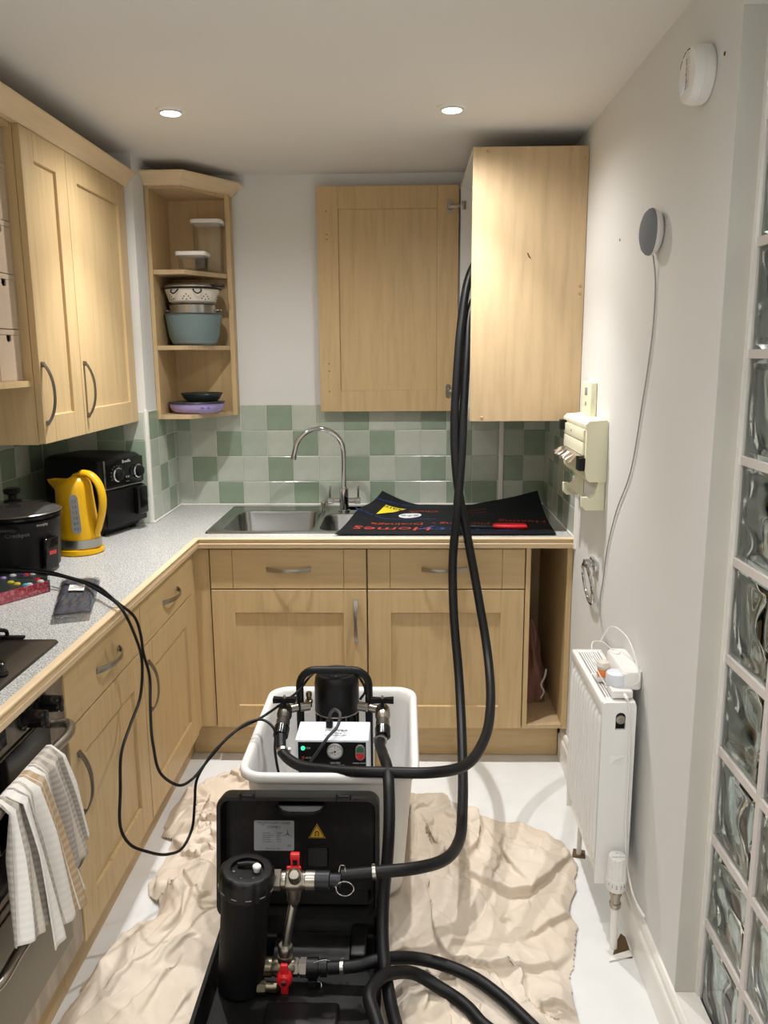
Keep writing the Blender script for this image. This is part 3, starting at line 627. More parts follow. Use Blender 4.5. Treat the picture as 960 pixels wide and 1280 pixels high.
# tea towel over the upper oven handle
t = thing('tea_towel', 'beige and white checked tea towel hanging on the upper oven handle', 'towel', (0.70, -2.08, 0.5))
tm = mat('checked_cotton', srgb(230, 226, 218), 0.95)
def _tm():
    N, L, b = nodes(tm); uv = N.new('ShaderNodeUVMap'); sp = N.new('ShaderNodeSeparateXYZ'); L.new(uv.outputs[0], sp.inputs[0])
    c = [srgb(232, 228, 222), srgb(178, 150, 114), srgb(160, 152, 142), srgb(196, 186, 172)]
    r = ramp(tm, sp.outputs[0], [(0.0, c[0]), (0.10, c[2]), (0.13, c[0]), (0.20, c[3]), (0.24, c[0]), (0.31, c[1]), (0.345, c[0]), (0.355, c[1]), (0.43, c[1]), (0.435, c[0]), (0.50, c[2]), (0.53, c[0]), (0.60, c[2]), (0.65, c[3]), (0.70, c[2]), (0.75, c[3]), (0.80, c[2]), (0.86, c[3]), (0.92, c[2]), (0.97, c[0])])
    r.color_ramp.interpolation = 'CONSTANT'
    mth = N.new('ShaderNodeMath'); mth.operation = 'MULTIPLY'; mth.inputs[1].default_value = 26.0; L.new(sp.outputs[1], mth.inputs[0])
    fr = N.new('ShaderNodeMath'); fr.operation = 'FRACT'; L.new(mth.outputs[0], fr.inputs[0])
    gt = N.new('ShaderNodeMath'); gt.operation = 'GREATER_THAN'; gt.inputs[1].default_value = 0.5; L.new(fr.outputs[0], gt.inputs[0])
    m2 = N.new('ShaderNodeMath'); m2.operation = 'MULTIPLY'; m2.inputs[1].default_value = 0.27; L.new(gt.outputs[0], m2.inputs[0])
    mx = N.new('ShaderNodeMixRGB'); L.new(m2.outputs[0], mx.inputs[0]); L.new(r.outputs[0], mx.inputs[1]); mx.inputs[2].default_value = srgb(214, 208, 200)
    L.new(mx.outputs[0], b.inputs['Base Color'])
    n = noise_node(tm, 500, 1); bump(tm, n.outputs['Fac'], 0.4, 0.0015)
_tm()
def towel_leaf(name, ya, yb, yc, yd, ztop, za, zb, dx, ph, u0, u1):
    """cloth strip over the bar: top from ya..yb, bottom from yc..yd at heights za..zb, hanging outside and short inside"""
    bm = B(); uvl = bm.loops.layers.uv.new('UVMap'); nu, nv = 36, 40; g = []; UVS = {}
    for i in range(nu + 1):
        u = i / nu; row = []
        for j in range(nv + 1):
            v = j / nv
            if v < 0.18:       # inside tail, between handle and door
                w = (0.18 - v) / 0.18; x = 0.683; z = ztop - 0.018 - 0.10 * w; y = ya + (yb - ya) * u
            elif v < 0.30:     # over the bar
                a = PI * (v - 0.18) / 0.12; x = 0.700 - 0.0155 * math.cos(a) + dx * (v - .18) / .12; z = ztop - 0.018 + 0.0175 * math.sin(a) + 0.0; y = ya + (yb - ya) * u
            else:
                w = (v - 0.30) / 0.70; zb_ = za + (zb - za) * u
                z = ztop - 0.018 - (ztop - 0.018 - zb_) * w
                y = (ya + (yb - ya) * u) * (1 - w) + (yc + (yd - yc) * u) * w
                x = 0.7155 + dx + (0.014 * math.sin(u * 11 + ph) + 0.007 * math.sin(u * 23 + ph * 2 + 2 * w)) * min(1, w * 2.2 + 0.25) + 0.012 + 0.012 * w
                z += 0.004 * math.sin(u * 9 + ph)
            vt = bm.verts.new((x, y, z)); row.append(vt); UVS[vt] = (u0 + (u1 - u0) * u, v)
        g.append(row)
    for i in range(nu):
        for j in range(nv):
            f = bm.faces.new((g[i][j], g[i + 1][j], g[i + 1][j + 1], g[i][j + 1]))
            for l in f.loops: l[uvl].uv = UVS[l.vert]
    o = obj(name, bm, tm, t, angle=180)
    s = o.modifiers.new('thickness', 'SOLIDIFY'); s.thickness = 0.0025; s.offset = 0
    return o
towel_leaf('front_fold', -2.20, -2.085, -2.165, -1.985, 0.769, 0.425, 0.43, 0.004, 0.6, 0.0, 0.55)
towel_leaf('side_fold', -2.10, -2.005, -2.06, -1.945, 0.768, 0.49, 0.53, -0.003, 2.1, 0.55, 1.0)
towel_leaf('rear_fold', -2.225, -2.16, -2.245, -2.13, 0.768, 0.50, 0.475, -0.004, 4.0, 0.5, 0.95)
# hob
t = thing('gas_hob', 'grey metal gas hob with black grates set in the left worktop', 'hob', (0.35, -2.05, ZC))
bm = B(); ring_loft(bm, [at_z(rrect(0.075, 0.618, -2.36, -1.738, 0.012, 3), ZC + 0.0005), at_z(rrect(0.077, 0.616, -2.358, -1.740, 0.012, 3), ZC + 0.006), at_z(rrect(0.115, 0.575, -2.32, -1.775, 0.02, 3), ZC + 0.018)], False, True)
obj('hob_plate', bm, mat('hob_metal', srgb(92, 86, 80), 0.35, 0.9), t, angle=20)
for y in (-1.965, -2.045, -2.125):
    bm = B(); cyl(bm, (0.585, y, ZC + 0.013), (0.588, y, ZC + 0.040), 1, seg=22, profile=[(0, 0.021), (0.004, 0.021), (0.006, 0.017), (0.024, 0.0155), (0.0268, 0.012)]); obj('knob', bm, M['black_gloss'], t)
for ya in (-1.772, -2.085):
    bm = B()
    for x in (0.15, 0.512): tube(bm, spline([(x, ya - .22, ZC + .012), (x, ya - .22, ZC + .035), (x, ya - .20, ZC + .046), (x, ya - .02, ZC + .046), (x, ya, ZC + .035), (x, ya, ZC + .012)], 4), 0.0045, 8)
    for y in (ya - .17, ya - .11, ya - .05): tube(bm, [(0.15, y, ZC + .046), (0.512, y, ZC + .046)], 0.0042, 8)
    box(bm, 0.14, 0.552, ya - .006, ya + .006, ZC + .0185, ZC + .026, .002)
    obj('pan_support', bm, M['black_matt'], t)
for x, y in ((0.24, -1.90), (0.42, -1.90), (0.24, -2.2), (0.42, -2.2)):
    bm = B(); lathe(bm, (x, y, ZC + .0185), [(0.045, 0), (0.045, 0.006), (0.034, 0.007), (0.034, 0.014), (0.001, 0.016)], 24); obj('burner', bm, M['black_matt'], t)

# ---------------------------------------------------------------- small appliances on the left worktop
# slow cooker
cx, cy = 0.222, -1.105; z0 = ZC
t = thing('slow_cooker', 'round black slow cooker with a glass lid at the left edge', 'slow cooker', (cx, cy, z0))
bm = B(); lathe(bm, (cx, cy, z0 + 0.012), [(0.001, 0), (0.112, 0), (0.122, 0.008), (0.131, 0.12), (0.133, 0.155), (0.129, 0.160), (0.11, 0.160)], 48); obj('housing', bm, M['black'], t)
for a in (40, 160, 280):
    bm = B(); p = (cx + 0.09 * math.cos(math.radians(a)), cy + 0.09 * math.sin(math.radians(a))); cyl(bm, (*p, z0 + 0.0003), (*p, z0 + 0.0125), 0.013, seg=14); obj('foot', bm, M['black_matt'], t)
bm = B(); lathe(bm, (cx, cy, z0 + 0.172), [(0.108, 0.0005), (0.134, 0.0005), (0.140, 0.004), (0.140, 0.010), (0.132, 0.014), (0.108, 0.008)], 48); obj('pot_rim', bm, M['black_gloss'], t)
bm = B(); lathe(bm, (cx, cy, z0 + 0.186), [(0.1355, 0.0), (0.1355, 0.004), (0.128, 0.006), (0.10, 0.019), (0.06, 0.028), (0.02, 0.031), (0.0005, 0.031)], 48); lid = obj('lid', bm, M['lidglass'], t)
bm = B(); lathe(bm, (cx, cy, z0 + 0.186), [(0.1362, -0.0005), (0.1385, 0.002), (0.1362, 0.0045), (0.131, 0.005)], 48); obj('lid_rim', bm, M['steel'], lid)
bm = B(); cyl(bm, (cx, cy, z0 + 0.2165), (cx, cy, z0 + 0.258), 1, seg=28, profile=[(0, 0.026), (0.004, 0.026), (0.008, 0.012), (0.02, 0.012), (0.026, 0.024), (0.036, 0.026), (0.041, 0.02)]); obj('lid_knob', bm, M['black'], lid)
for s in (-1, 1):
    a = math.radians(100) if s > 0 else math.radians(280)
    ex, ey = math.cos(a), math.sin(a)
    bm = B(); tube(bm, spline([(cx + ex * .126 - ey * .04, cy + ey * .126 + ex * .04, z0 + .15), (cx + ex * .158 - ey * .032, cy + ey * .158 + ex * .032, z0 + .155), (cx + ex * .158 + ey * .032, cy + ey * .158 - ex * .032, z0 + .155), (cx + ex * .126 + ey * .04, cy + ey * .126 - ex * .04, z0 + .15)], 6), 0.009, 10); obj('side_handle', bm, M['black'], t)
a = math.radians(-22); ex, ey = math.cos(a), math.sin(a)
bm = B(); vs = box(bm, -0.006, 0.014, -0.027, 0.027, 0.018, 0.118, 0.006, 3)
bmesh.ops.transform(bm, matrix=Matrix.Translation((cx + ex * 0.125, cy + ey * 0.125, z0)) @ Matrix.Rotation(a, 4, 'Z') @ Matrix.Rotation(math.radians(5), 4, 'Y'), verts=bm.verts); cp = obj('control_box', bm, M['black_gloss'], t)
O = Vector((cx + ex * 0.1412, cy + ey * 0.1412, z0 + 0.07)); Uv = Vector((-ey, ex, 0)); Vv = Vector((0.087 * ex, 0.087 * ey, 1)).normalized()
def on_panel(o, u, v, n, d): return lambda x, y: o + u * x + v * y + n * d
bm = B(); text(bm, '888', 0.018, on_panel(O, Uv, Vv, Vector((ex, ey, 0)), 0.0045)); obj('display_digits', bm, mat('digits_red', srgb(190, 40, 30), 0.4, emis=(0.8, 0.08, 0.05, 1), estr=0.7), cp, smooth=False)
bm = B(); a2 = math.radians(-62); e2 = Vector((math.cos(a2), math.sin(a2), 0))
text(bm, 'Crockpot', 0.017, lambda x, y: Vector((cx, cy, z0 + 0.135 + y)) + Vector((math.cos(a2 + x / 0.131), math.sin(a2 + x / 0.131), 0)) * 0.1333); obj('printed_name', bm, M['grey_ink'], t, smooth=False)
bm = B(); a3 = math.radians(-30)
text(bm, 'morphy', 0.012, lambda x, y: Vector((cx, cy, z0 + 0.158 + y)) + Vector((math.cos(a3 + x / 0.133), math.sin(a3 + x / 0.133), 0)) * 0.1340); obj('printed_name', bm, M['white_ink'], t, smooth=False)

# kettle (built about its own base, then placed)
t = thing('kettle', 'yellow plastic electric kettle with grey water window beside the slow cooker', 'kettle')
bm = B(); ring = []
def ksec(z):
    k = z / 0.232; hw = 0.070 - 0.012 * k ** 1.3; return hw
zs = [0.0, 0.006, 0.022, 0.05, 0.09, 0.13, 0.17, 0.195, 0.212, 0.224, 0.231, 0.234]
bm = B()
for i, z in enumerate(zs):
    r = ksec(z) * (1 if z < 0.212 else [0.95, 0.80, 0.55, 0.2][min(3, i - 8)]); tilt = max(0, z - 0.17) * 0.30
    ring.append([(r * 1.0 * math.cos(2 * PI * k / 40) - (0.012 * (z / 0.234)), r * 0.92 * math.sin(2 * PI * k / 40), z + 0.022 + tilt * (math.cos(2 * PI * k / 40)) * 0.55) for k in range(40)])
ring_loft(bm, ring); body = obj('body', bm, M['yellow'], t)
bm = B()
sp = []
for z, l, w in ((0.185, 0.0, 0.012), (0.205, 0.018, 0.018), (0.226, 0.036, 0.021), (0.234, 0.040, 0.020)):
    sp.append([(-0.055 - l, -w, z + 0.012), (-0.072 - l, 0, z + 0.010), (-0.055 - l, w, z + 0.012), (-0.035, w * 1.1, z + 0.012), (-0.035, -w * 1.1, z + 0.012)])
ring_loft(bm, sp); obj('spout', bm, M['yellow'], t, angle=60)
bm = B(); hp = spline([(0.000, 0, 0.262), (0.030, 0, 0.270), (0.062, 0, 0.262), (0.086, 0, 0.235), (0.097, 0, 0.195), (0.094, 0, 0.150), (0.082, 0, 0.110), (0.070, 0, 0.078), (0.060, 0, 0.062)], 6)
rings = []
for i, p in enumerate(hp):
    q = hp[min(i + 1, len(hp) - 1)]; pr = hp[max(i - 1, 0)]; tg = (q - pr).normalized(); nn = Vector((tg.z, 0, -tg.x)); kk = i / (len(hp) - 1)
    wd = 0.017 if kk < .6 else 0.017 - 0.006 * (kk - .6) / .4; th = 0.011 if kk > 0.1 else 0.006
    rings.append([p + nn * th * math.cos(2 * PI * k / 12) + Vector((0, 1, 0)) * wd * math.sin(2 * PI * k / 12) for k in range(12)])
ring_loft(bm, rings); obj('handle', bm, M['yellow'], t)
bm = B(); ring_loft(bm, [[(0.0718 * math.cos(2 * PI * k / 40) - 0.0005, 0.0718 * 0.925 * math.sin(2 * PI * k / 40), z) for k in range(40)] for z in (0.024, 0.052)], False, False)
ring_loft(bm, [[(0.0695 * math.cos(2 * PI * k / 40) - 0.0005, 0.0695 * 0.925 * math.sin(2 * PI * k / 40), z) for k in range(40)] for z in (0.052, 0.024)], False, False); obj('steel_band', bm, M['steel'], t)
bm = B(); lathe(bm, (0, 0, 0), [(0.001, 0.0005), (0.072, 0.0005), (0.076, 0.005), (0.074, 0.018), (0.06, 0.0215), (0.001, 0.0215)], 40); obj('power_base', bm, M['yellow'], t)
# water window: a rounded strip bent on the body, facing -y
def ksurf(az, z, d):
    k = (z - 0.022); r = ksec(k) + d; return Vector((r * math.cos(az) - 0.012 * (k / 0.234), r * 0.92 * math.sin(az) , z))
wl = rrect(-0.0135, 0.0135, 0.075, 0.205, 0.0132, 6)
bm = B(); ring_loft(bm, [[ksurf(-PI / 2 + 0.52 + a / 0.064, z, -0.002) for a, z in wl], [ksurf(-PI / 2 + 0.52 + a / 0.064, z, 0.0022) for a, z in wl]]); ww = obj('water_window', bm, M['grey'], t)
bm = B()
for i, s in enumerate(['1.7', '1.5', '1.2', '1.0', '0.7', '0.5']): text(bm, s, 0.012, lambda a, z, i=i: ksurf(-PI / 2 + 0.52 + a / 0.064, 0.183 - i * 0.0185 + z, 0.0032))
obj('level_marks', bm, M['ink'], ww, smooth=False)
t.location = (0.322, -0.868, ZC); t.rotation_euler = (0, 0, math.radians(-14))

# air fryer (front towards +x in its own axes)
t = thing('air_fryer', 'black boxy air fryer with two silver-ringed dials in the worktop corner', 'air fryer')
WF, DFp, HF = 0.126, 0.275, 0.292
bm = B(); vs = []
rings = []
for z, k in ((0.012, -0.022), (0.03, -0.006), (0.06, 0.0), (0.25, 0.0), (0.278, -0.004), (0.288, -0.014), (0.292, -0.03)):
    rings.append(at_z(rrect(-DFp - k, 0.0 + k, -WF - k, WF + k, 0.032 + min(0, k) * 0.2, 5), z))
ring_loft(bm, rings); body = obj('body', bm, M['black'], t)
bm = B(); box(bm, -0.006, 0.0035, -WF + .016, WF - .016, 0.180, 0.277, 0.003); pn = obj('control_panel', bm, M['black_gloss'], t)
bm = B()
box(bm, 0.0, 0.006, -WF + .012, WF - .012, 0.1735, 0.1775, 0.0008); box(bm, 0.0, 0.006, -WF + .012, -WF + .0155, 0.1775, 0.280, 0.0008); obj('chrome_trim', bm, M['chrome'], t)
for y in (-0.045, 0.072):
    bm = B(); cyl(bm, (0.0035, y, 0.222), (0.026, y, 0.222), 1, seg=28, profile=[(0, 0.022), (0.010, 0.0215), (0.020, 0.019), (0.022, 0.016)]); kn = obj('dial', bm, M['black'], pn)
    bm = B(); lathe(bm, (0, 0, 0), [(0.0225, 0.0), (0.0262, 0.001), (0.0262, 0.007), (0.0225, 0.009)], 32)
    bmesh.ops.transform(bm, matrix=Matrix.Translation((0.0035, y, 0.222)) @ Matrix.Rotation(PI / 2, 4, 'Y'), verts=bm.verts); obj('dial_ring', bm, M['chrome'], kn)
bm = B(); text(bm, 'Breville', 0.016, plane_fn((0.0040, 0.012, 0.266), (0, 1, 0), (0, 0, 1)))
for i in range(11):
    a = math.radians(-30 + i * 24); text(bm, '-', 0.012, plane_fn((0.0040, -0.045 + 0.033 * math.cos(a), 0.222 + 0.033 * math.sin(a)), (0, math.cos(a), math.sin(a)), (0, -math.sin(a), math.cos(a))))
text(bm, 'o o', 0.014, plane_fn((0.0040, 0.014, 0.208), (0, 1, 0), (0, 0, 1))); text(bm, '_ _', 0.014, plane_fn((0.0040, 0.014, 0.196), (0, 1, 0), (0, 0, 1)))
obj('panel_print', bm, M['white_ink'], pn, smooth=False)
bm = B(); box(bm, -0.004, 0.006, -WF + .012, WF - .012, 0.032, 0.166, 0.004); dr = obj('basket_front', bm, M['black'], t)
bm = B(); box(bm, 0.004, 0.034, 0.035, 0.092, 0.060, 0.166, 0.008, 3); obj('basket_handle', bm, M['black_gloss'], dr)
for x in (-0.05, -0.235):
    for y in (-0.09, 0.09):
        bm = B(); cyl(bm, (x, y, 0.0004), (x, y, 0.0125), 0.014, seg=14); obj('foot', bm, M['black_matt'], t)
t.location = (0.372, -0.546, ZC); t.rotation_euler = (0, 0, math.radians(-19))

# packets on the worktop
t = thing('clear_packet', 'grey cloth in a clear plastic packet with a white sticker on the worktop', 'packet', (0.52, -1.42, ZC))
c4 = [Vector(p) for p in ((0.413, -1.245, ZC), (0.522, -1.228, ZC), (0.618, -1.555, ZC), (0.532, -1.585, ZC))]
def bil(u, v): return (c4[0] * (1 - u) + c4[1] * u) * (1 - v) + (c4[3] * (1 - u) + c4[2] * u) * v
def pillow(bm, fn, hfn, nu, nv, zb=0.0006):
    top = [[None] * (nv + 1) for _ in range(nu + 1)]; bot = [[None] * (nv + 1) for _ in range(nu + 1)]
    for i in range(nu + 1):
        for j in range(nv + 1):
            p = fn(i / nu, j / nv); h = hfn(i / nu, j / nv)
            top[i][j] = bm.verts.new(p + Vector((0, 0, zb + h))); bot[i][j] = bm.verts.new(p + Vector((0, 0, zb)))
    for i in range(nu):
        for j in range(nv):
            bm.faces.new((top[i][j], top[i + 1][j], top[i + 1][j + 1], top[i][j + 1])); bm.faces.new((bot[i][j], bot[i][j + 1], bot[i + 1][j + 1], bot[i + 1][j]))
    rim = [(i, 0) for i in range(nu)] + [(nu, j) for j in range(nv)] + [(i, nv) for i in range(nu, 0, -1)] + [(0, j) for j in range(nv, 0, -1)]
    for a, b_ in zip(rim, rim[1:] + rim[:1]):
        bm.faces.new((bot[a[0]][a[1]], bot[b_[0]][b_[1]], top[b_[0]][b_[1]], top[a[0]][a[1]]))
def hgt(u, v):
    e = min(u, 1 - u) * 6; f = min(v, 1 - v) * 9
    return 0.004 + 0.013 * min(1, e) ** .6 * min(1, f) ** .6 + 0.0016 * math.sin(u * 9 + v * 14) * math.sin(v * 7)
bm = B(); pillow(bm, lambda u, v: bil(0.03 + .94 * u, v * .90), hgt, 16, 30); obj('folded_cloth', bm, M['greybag'], t, angle=60)
bm = B(); pillow(bm, lambda u, v: bil(u, -0.01 + 1.12 * v), lambda u, v: (hgt(u, min(v * 1.12, 1)) + 0.003 + 0.0022 * math.sin(31 * u + 9 * v + 3 * math.sin(7 * v)) * math.sin(23 * v + 4 * u)) if v < .88 else 0.006 + 0.006 * math.sin(u * 13 + 5 * math.sin(u * 5) + v * 30) ** 2, 26, 40, 0.0004); obj('film_sleeve', bm, M['film'], t, angle=60)
def lab(u, v, d): p = bil(0.30 + .40 * u, 0.33 + 0.17 * v); return p + Vector((0, 0, hgt(0.30 + .40 * u, (0.33 + .17 * v) / .9) + 0.0062 + d))
bm = B(); g = [[bm.verts.new(lab(i / 6, j / 4, 0)) for j in range(5)] for i in range(7)]
for i in range(6):
    for j in range(4): bm.faces.new((g[i][j], g[i + 1][j], g[i + 1][j + 1], g[i][j + 1]))
st = obj('sticker', bm, M['white'], t)
bm = B(); text(bm, 'CLUTTER', 0.2, lambda a, b_: lab(0.5 + a, 0.62 - b_ * 1.6, 0.0006)); text(bm, '|||||||||||', 0.2, lambda a, b_: lab(0.5 + a * .8, 0.28 - b_ * 1.4, 0.0006)); obj('sticker_print', bm, M['ink'], st, smooth=False)
# pack with a red card band
t = thing('wrapped_pack', 'flat clear-wrapped pack with a pink card side in front of the slow cooker', 'packet', (0.30, -1.28, ZC))
c5 = [Vector(p) for p in ((0.12, -1.262, ZC), (0.362, -1.222, ZC), (0.415, -1.338, ZC), (0.30, -1.515, ZC))]
def bil5(u, v): return (c5[0] * (1 - u) + c5[1] * u) * (1 - v) + (c5[3] * (1 - u) + c5[2] * u) * v
bm = B(); pillow(bm, bil5, lambda u, v: 0.026, 1, 1); ob = obj('tray', bm, M['dark_grey'], t, smooth=False)
bm = B()
def side(u, h, d):
    p = c5[2] * (1 - u) + c5[3] * u; n_ = Vector((-(c5[3] - c5[2]).y, (c5[3] - c5[2]).x, 0)).normalized()
    if n_.x < 0: n_ = -n_
    return p + n_ * d + Vector((0, 0, h))
ring_loft(bm, [[side(0.0, .002, .001), side(0.0, .032, .001), side(0.0, .032, .004), side(0.0, .002, .004)], [side(.98, .002, .001), side(.98, .032, .001), side(.98, .032, .004), side(.98, .002, .004)]]); obj('card_band', bm, M['pink'], t, smooth=False)
cl = [M['yellow_print'], M['white_ink'], mat('cyan_print', srgb(90, 190, 220), .5), mat('violet_print', srgb(90, 50, 110), .5), M['red'], M['white_ink'], M['lavender']]
rnd = random.Random(5)
for i in range(16):
    bm = B(); p = bil5(rnd.uniform(.08, .92), rnd.uniform(.06, .9)); lathe(bm, (p.x, p.y, ZC + 0.0268), [(0.001, 0.005), (0.007, 0.004), (0.0095, 0.0)], 12); obj('coloured_piece', bm, cl[i % len(cl)], t)
bm = B(); pillow(bm, lambda u, v: bil5(-0.03 + 1.06 * u, -0.03 + 1.08 * v), lambda u, v: 0.034 + 0.0015 * math.sin(u * 23) * math.sin(v * 19), 12, 14); obj('film_wrap', bm, M['film'], t, angle=60)

# ---------------------------------------------------------------- crockery in the tower shelf
def container(x0, x1, y0, y1, z0, h, label, g):
    t = thing('food_container', label, 'container', ((x0 + x1) / 2, (y0 + y1) / 2, z0), g)
    bm = B(); k = 0.006
    o = [at_z(rrect(x0 + k + .006, x1 - k - .006, y0 + k + .006, y1 - k - .006, .012, 4), z0 + .0006), at_z(rrect(x0 + k, x1 - k, y0 + k, y1 - k, .016, 4), z0 + .006), at_z(rrect(x0 + .002, x1 - .002, y0 + .002, y1 - .002, .018, 4), z0 + h),
         at_z(rrect(x0 + .0035, x1 - .0035, y0 + .0035, y1 - .0035, .017, 4), z0 + h), at_z(rrect(x0 + k + .0015, x1 - k - .0015, y0 + k + .0015, y1 - k - .0015, .015, 4), z0 + .008)]
    ring_loft(bm, o, True, True); obj('tub', bm, M['clear'], t, angle=50)
    bm = B(); ring_loft(bm, [at_z(rrect(x0 - .004, x1 + .004, y0 - .004, y1 + .004, .02, 5), z0 + h + .0006 - .006), at_z(rrect(x0 - .006, x1 + .006, y0 - .006, y1 + .006, .022, 5), z0 + h + .003), at_z(rrect(x0 - .004, x1 + .004, y0 - .004, y1 + .004, .02, 5), z0 + h + .009), at_z(rrect(x0 + .008, x1 - .008, y0 + .008, y1 - .008, .014, 5), z0 + h + .010)]); obj('lid', bm, M['white'], t, angle=50)
container(0.560, 0.676, -0.125, -0.022, 1.867, 0.198, 'tall clear food container with white lid on the top corner shelf', 'clear food containers')
container(0.522, 0.635, -0.232, -0.135, 1.867, 0.062, 'low clear food container with white lid on the top corner shelf', 'clear food containers')
cx, cy = 0.556, -0.133
t = thing('mixing_bowl', 'deep blue-grey mixing bowl on the middle corner shelf', 'bowl', (cx, cy, 1.578))
bm = B(); lathe(bm, (cx, cy, 1.5786), [(0.001, 0), (0.072, 0), (0.088, 0.008), (0.100, 0.035), (0.113, 0.118), (0.1165, 0.121), (0.1165, 0.126), (0.112, 0.127), (0.097, 0.04), (0.08, 0.012), (0.001, 0.008)], 48); obj('bowl_body', bm, M['bowl'], t)
bm = B(); lathe(bm, (cx, cy, 1.5786), [(0.1165, 0.1215), (0.1178, 0.1235), (0.1165, 0.1258)], 48); obj('rim_line', bm, M['dark_grey'], t)
t = thing('steel_pan', 'shiny steel pan nested inside the blue-grey mixing bowl', 'pan', (cx, cy, 1.60))
bm = B(); lathe(bm, (cx, cy, 1.588), [(0.001, 0), (0.086, 0), (0.0915, 0.006), (0.0925, 0.149), (0.096, 0.152), (0.0905, 0.1515), (0.0895, 0.008), (0.001, 0.004)], 48); obj('pan_body', bm, M['steel'], t)
for s in (-1, 1):
    bm = B(); tube(bm, spline([(cx + s * .0925, cy - .018, 1.715), (cx + s * .108, cy - .016, 1.718), (cx + s * .108, cy + .016, 1.718), (cx + s * .0925, cy + .018, 1.715)], 5), 0.0032, 8); obj('wire_handle', bm, M['steel'], t)
t = thing('colander', 'cream enamel colander with dark rim stacked on the steel pan', 'colander', (cx, cy, 1.74))
cl_p = [(0.001, 0), (0.078, 0.0), (0.094, 0.012), (0.109, 0.058), (0.1135, 0.06), (0.1085, 0.061), (0.092, 0.014), (0.076, 0.003), (0.001, 0.003)]
bm = B(); lathe(bm, (cx, cy, 1.7405), cl_p, 48); obj('colander_body', bm, M['enamel'], t)
bm = B(); lathe(bm, (cx, cy, 1.7405), [(0.1105, 0.057), (0.1155, 0.0585), (0.1155, 0.0625), (0.1105, 0.0635)], 48); obj('dark_rim', bm, M['black'], t)
bm = B()
for a0 in (-135, -90, -45, 0, 180, 225):
    for da, z in ((-9, .020), (0, .017), (9, .020), (-5, .028), (5, .028), (0, .036)):
        a = math.radians(a0 + da); r = 0.094 + 0.015 * (z - .012) / .046; p = Vector((cx + r * math.cos(a), cy + r * math.sin(a), 1.7405 + z)); n_ = Vector((math.cos(a), math.sin(a), -.3)).normalized()
        cyl(bm, p - n_ * .001, p + n_ * .0006, 0.0026, seg=8)
obj('drain_holes', bm, M['ink'], t, kind='stuff')
for s in (-1, 1):
    a = math.radians(-90 + s * 24); e_ = Vector((math.cos(a), math.sin(a), 0)); q = Vector((-math.sin(a), math.cos(a), 0)); c_ = Vector((cx, cy, 1.7405))
    bm = B(); tube(bm, spline([c_ + e_ * .109 + q * .016 + Vector((0, 0, .054)), c_ + e_ * .118 + q * .012 + Vector((0, 0, .044)), c_ + e_ * .119 + Vector((0, 0, .038)), c_ + e_ * .118 - q * .012 + Vector((0, 0, .044)), c_ + e_ * .109 - q * .016 + Vector((0, 0, .054))], 5), 0.0026, 8); obj('loop_handle', bm, M['ink'], t)
t = thing('pan_lid', 'steel and glass pan lid resting on top of the colander', 'lid', (cx, cy, 1.80))
bm = B(); lathe(bm, (cx, cy, 1.8046), [(0.104, 0), (0.111, 0.001), (0.112, 0.006), (0.106, 0.010), (0.09, 0.017), (0.05, 0.024), (0.001, 0.026), (0.001, 0.022), (0.05, 0.02), (0.09, 0.012)], 48); obj('lid_disc', bm, M['steel'], t)
bm = B(); box(bm, cx + .075, cx + .142, cy - .062, cy - .036, 1.806, 1.816, .004); obj('lid_handle', bm, M['black'], t)
cx, cy = 0.556, -0.147
t = thing('lavender_dish', 'round lavender plastic dish on the bottom corner shelf', 'dish', (cx, cy, 1.305))
bm = B(); lathe(bm, (cx, cy, 1.3056), [(0.001, 0), (0.080, 0), (0.098, 0.007), (0.109, 0.021), (0.111, 0.036), (0.114, 0.038), (0.110, 0.039), (0.105, 0.021), (0.094, 0.010), (0.001, 0.006)], 48, sy=0.9); obj('dish_body', bm, M['lavender'], t)
bm = B(); a0 = -66
for k in range(2):
    a = math.radians(a0 + k * 13); p = Vector((cx + .1095 * math.cos(a), cy + .9 * .1095 * math.sin(a), 1.3290)); box(bm, p.x - .005, p.x + .005, p.y - .004, p.y + .002, p.z - .002, p.z + .005, .0015)
obj('clip', bm, mat('violet_clip', srgb(120, 98, 170), .5), t)
t = thing('flat_plate', 'flat dark green plate lying on the lavender dish', 'plate', (cx, cy, 1.345))
bm = B(); lathe(bm, (cx, cy, 1.3450), [(0.001, 0), (0.110, 0.0), (0.115, 0.004), (0.113, 0.007), (0.10, 0.008), (0.001, 0.008)], 48, sy=0.9); obj('plate_disc', bm, M['dark_grey'], t)
t = thing('dark_bowl', 'small dark grey bowl on the flat plate over the lavender dish', 'bowl', (cx + .022, cy, 1.353))
bm = B(); lathe(bm, (cx + .022, cy, 1.3536), [(0.001, 0), (0.06, 0), (0.072, 0.01), (0.086, 0.033), (0.0845, 0.034), (0.07, 0.013), (0.055, 0.006), (0.001, 0.005)], 44); obj('bowl_body', bm, M['dark_grey'], t)

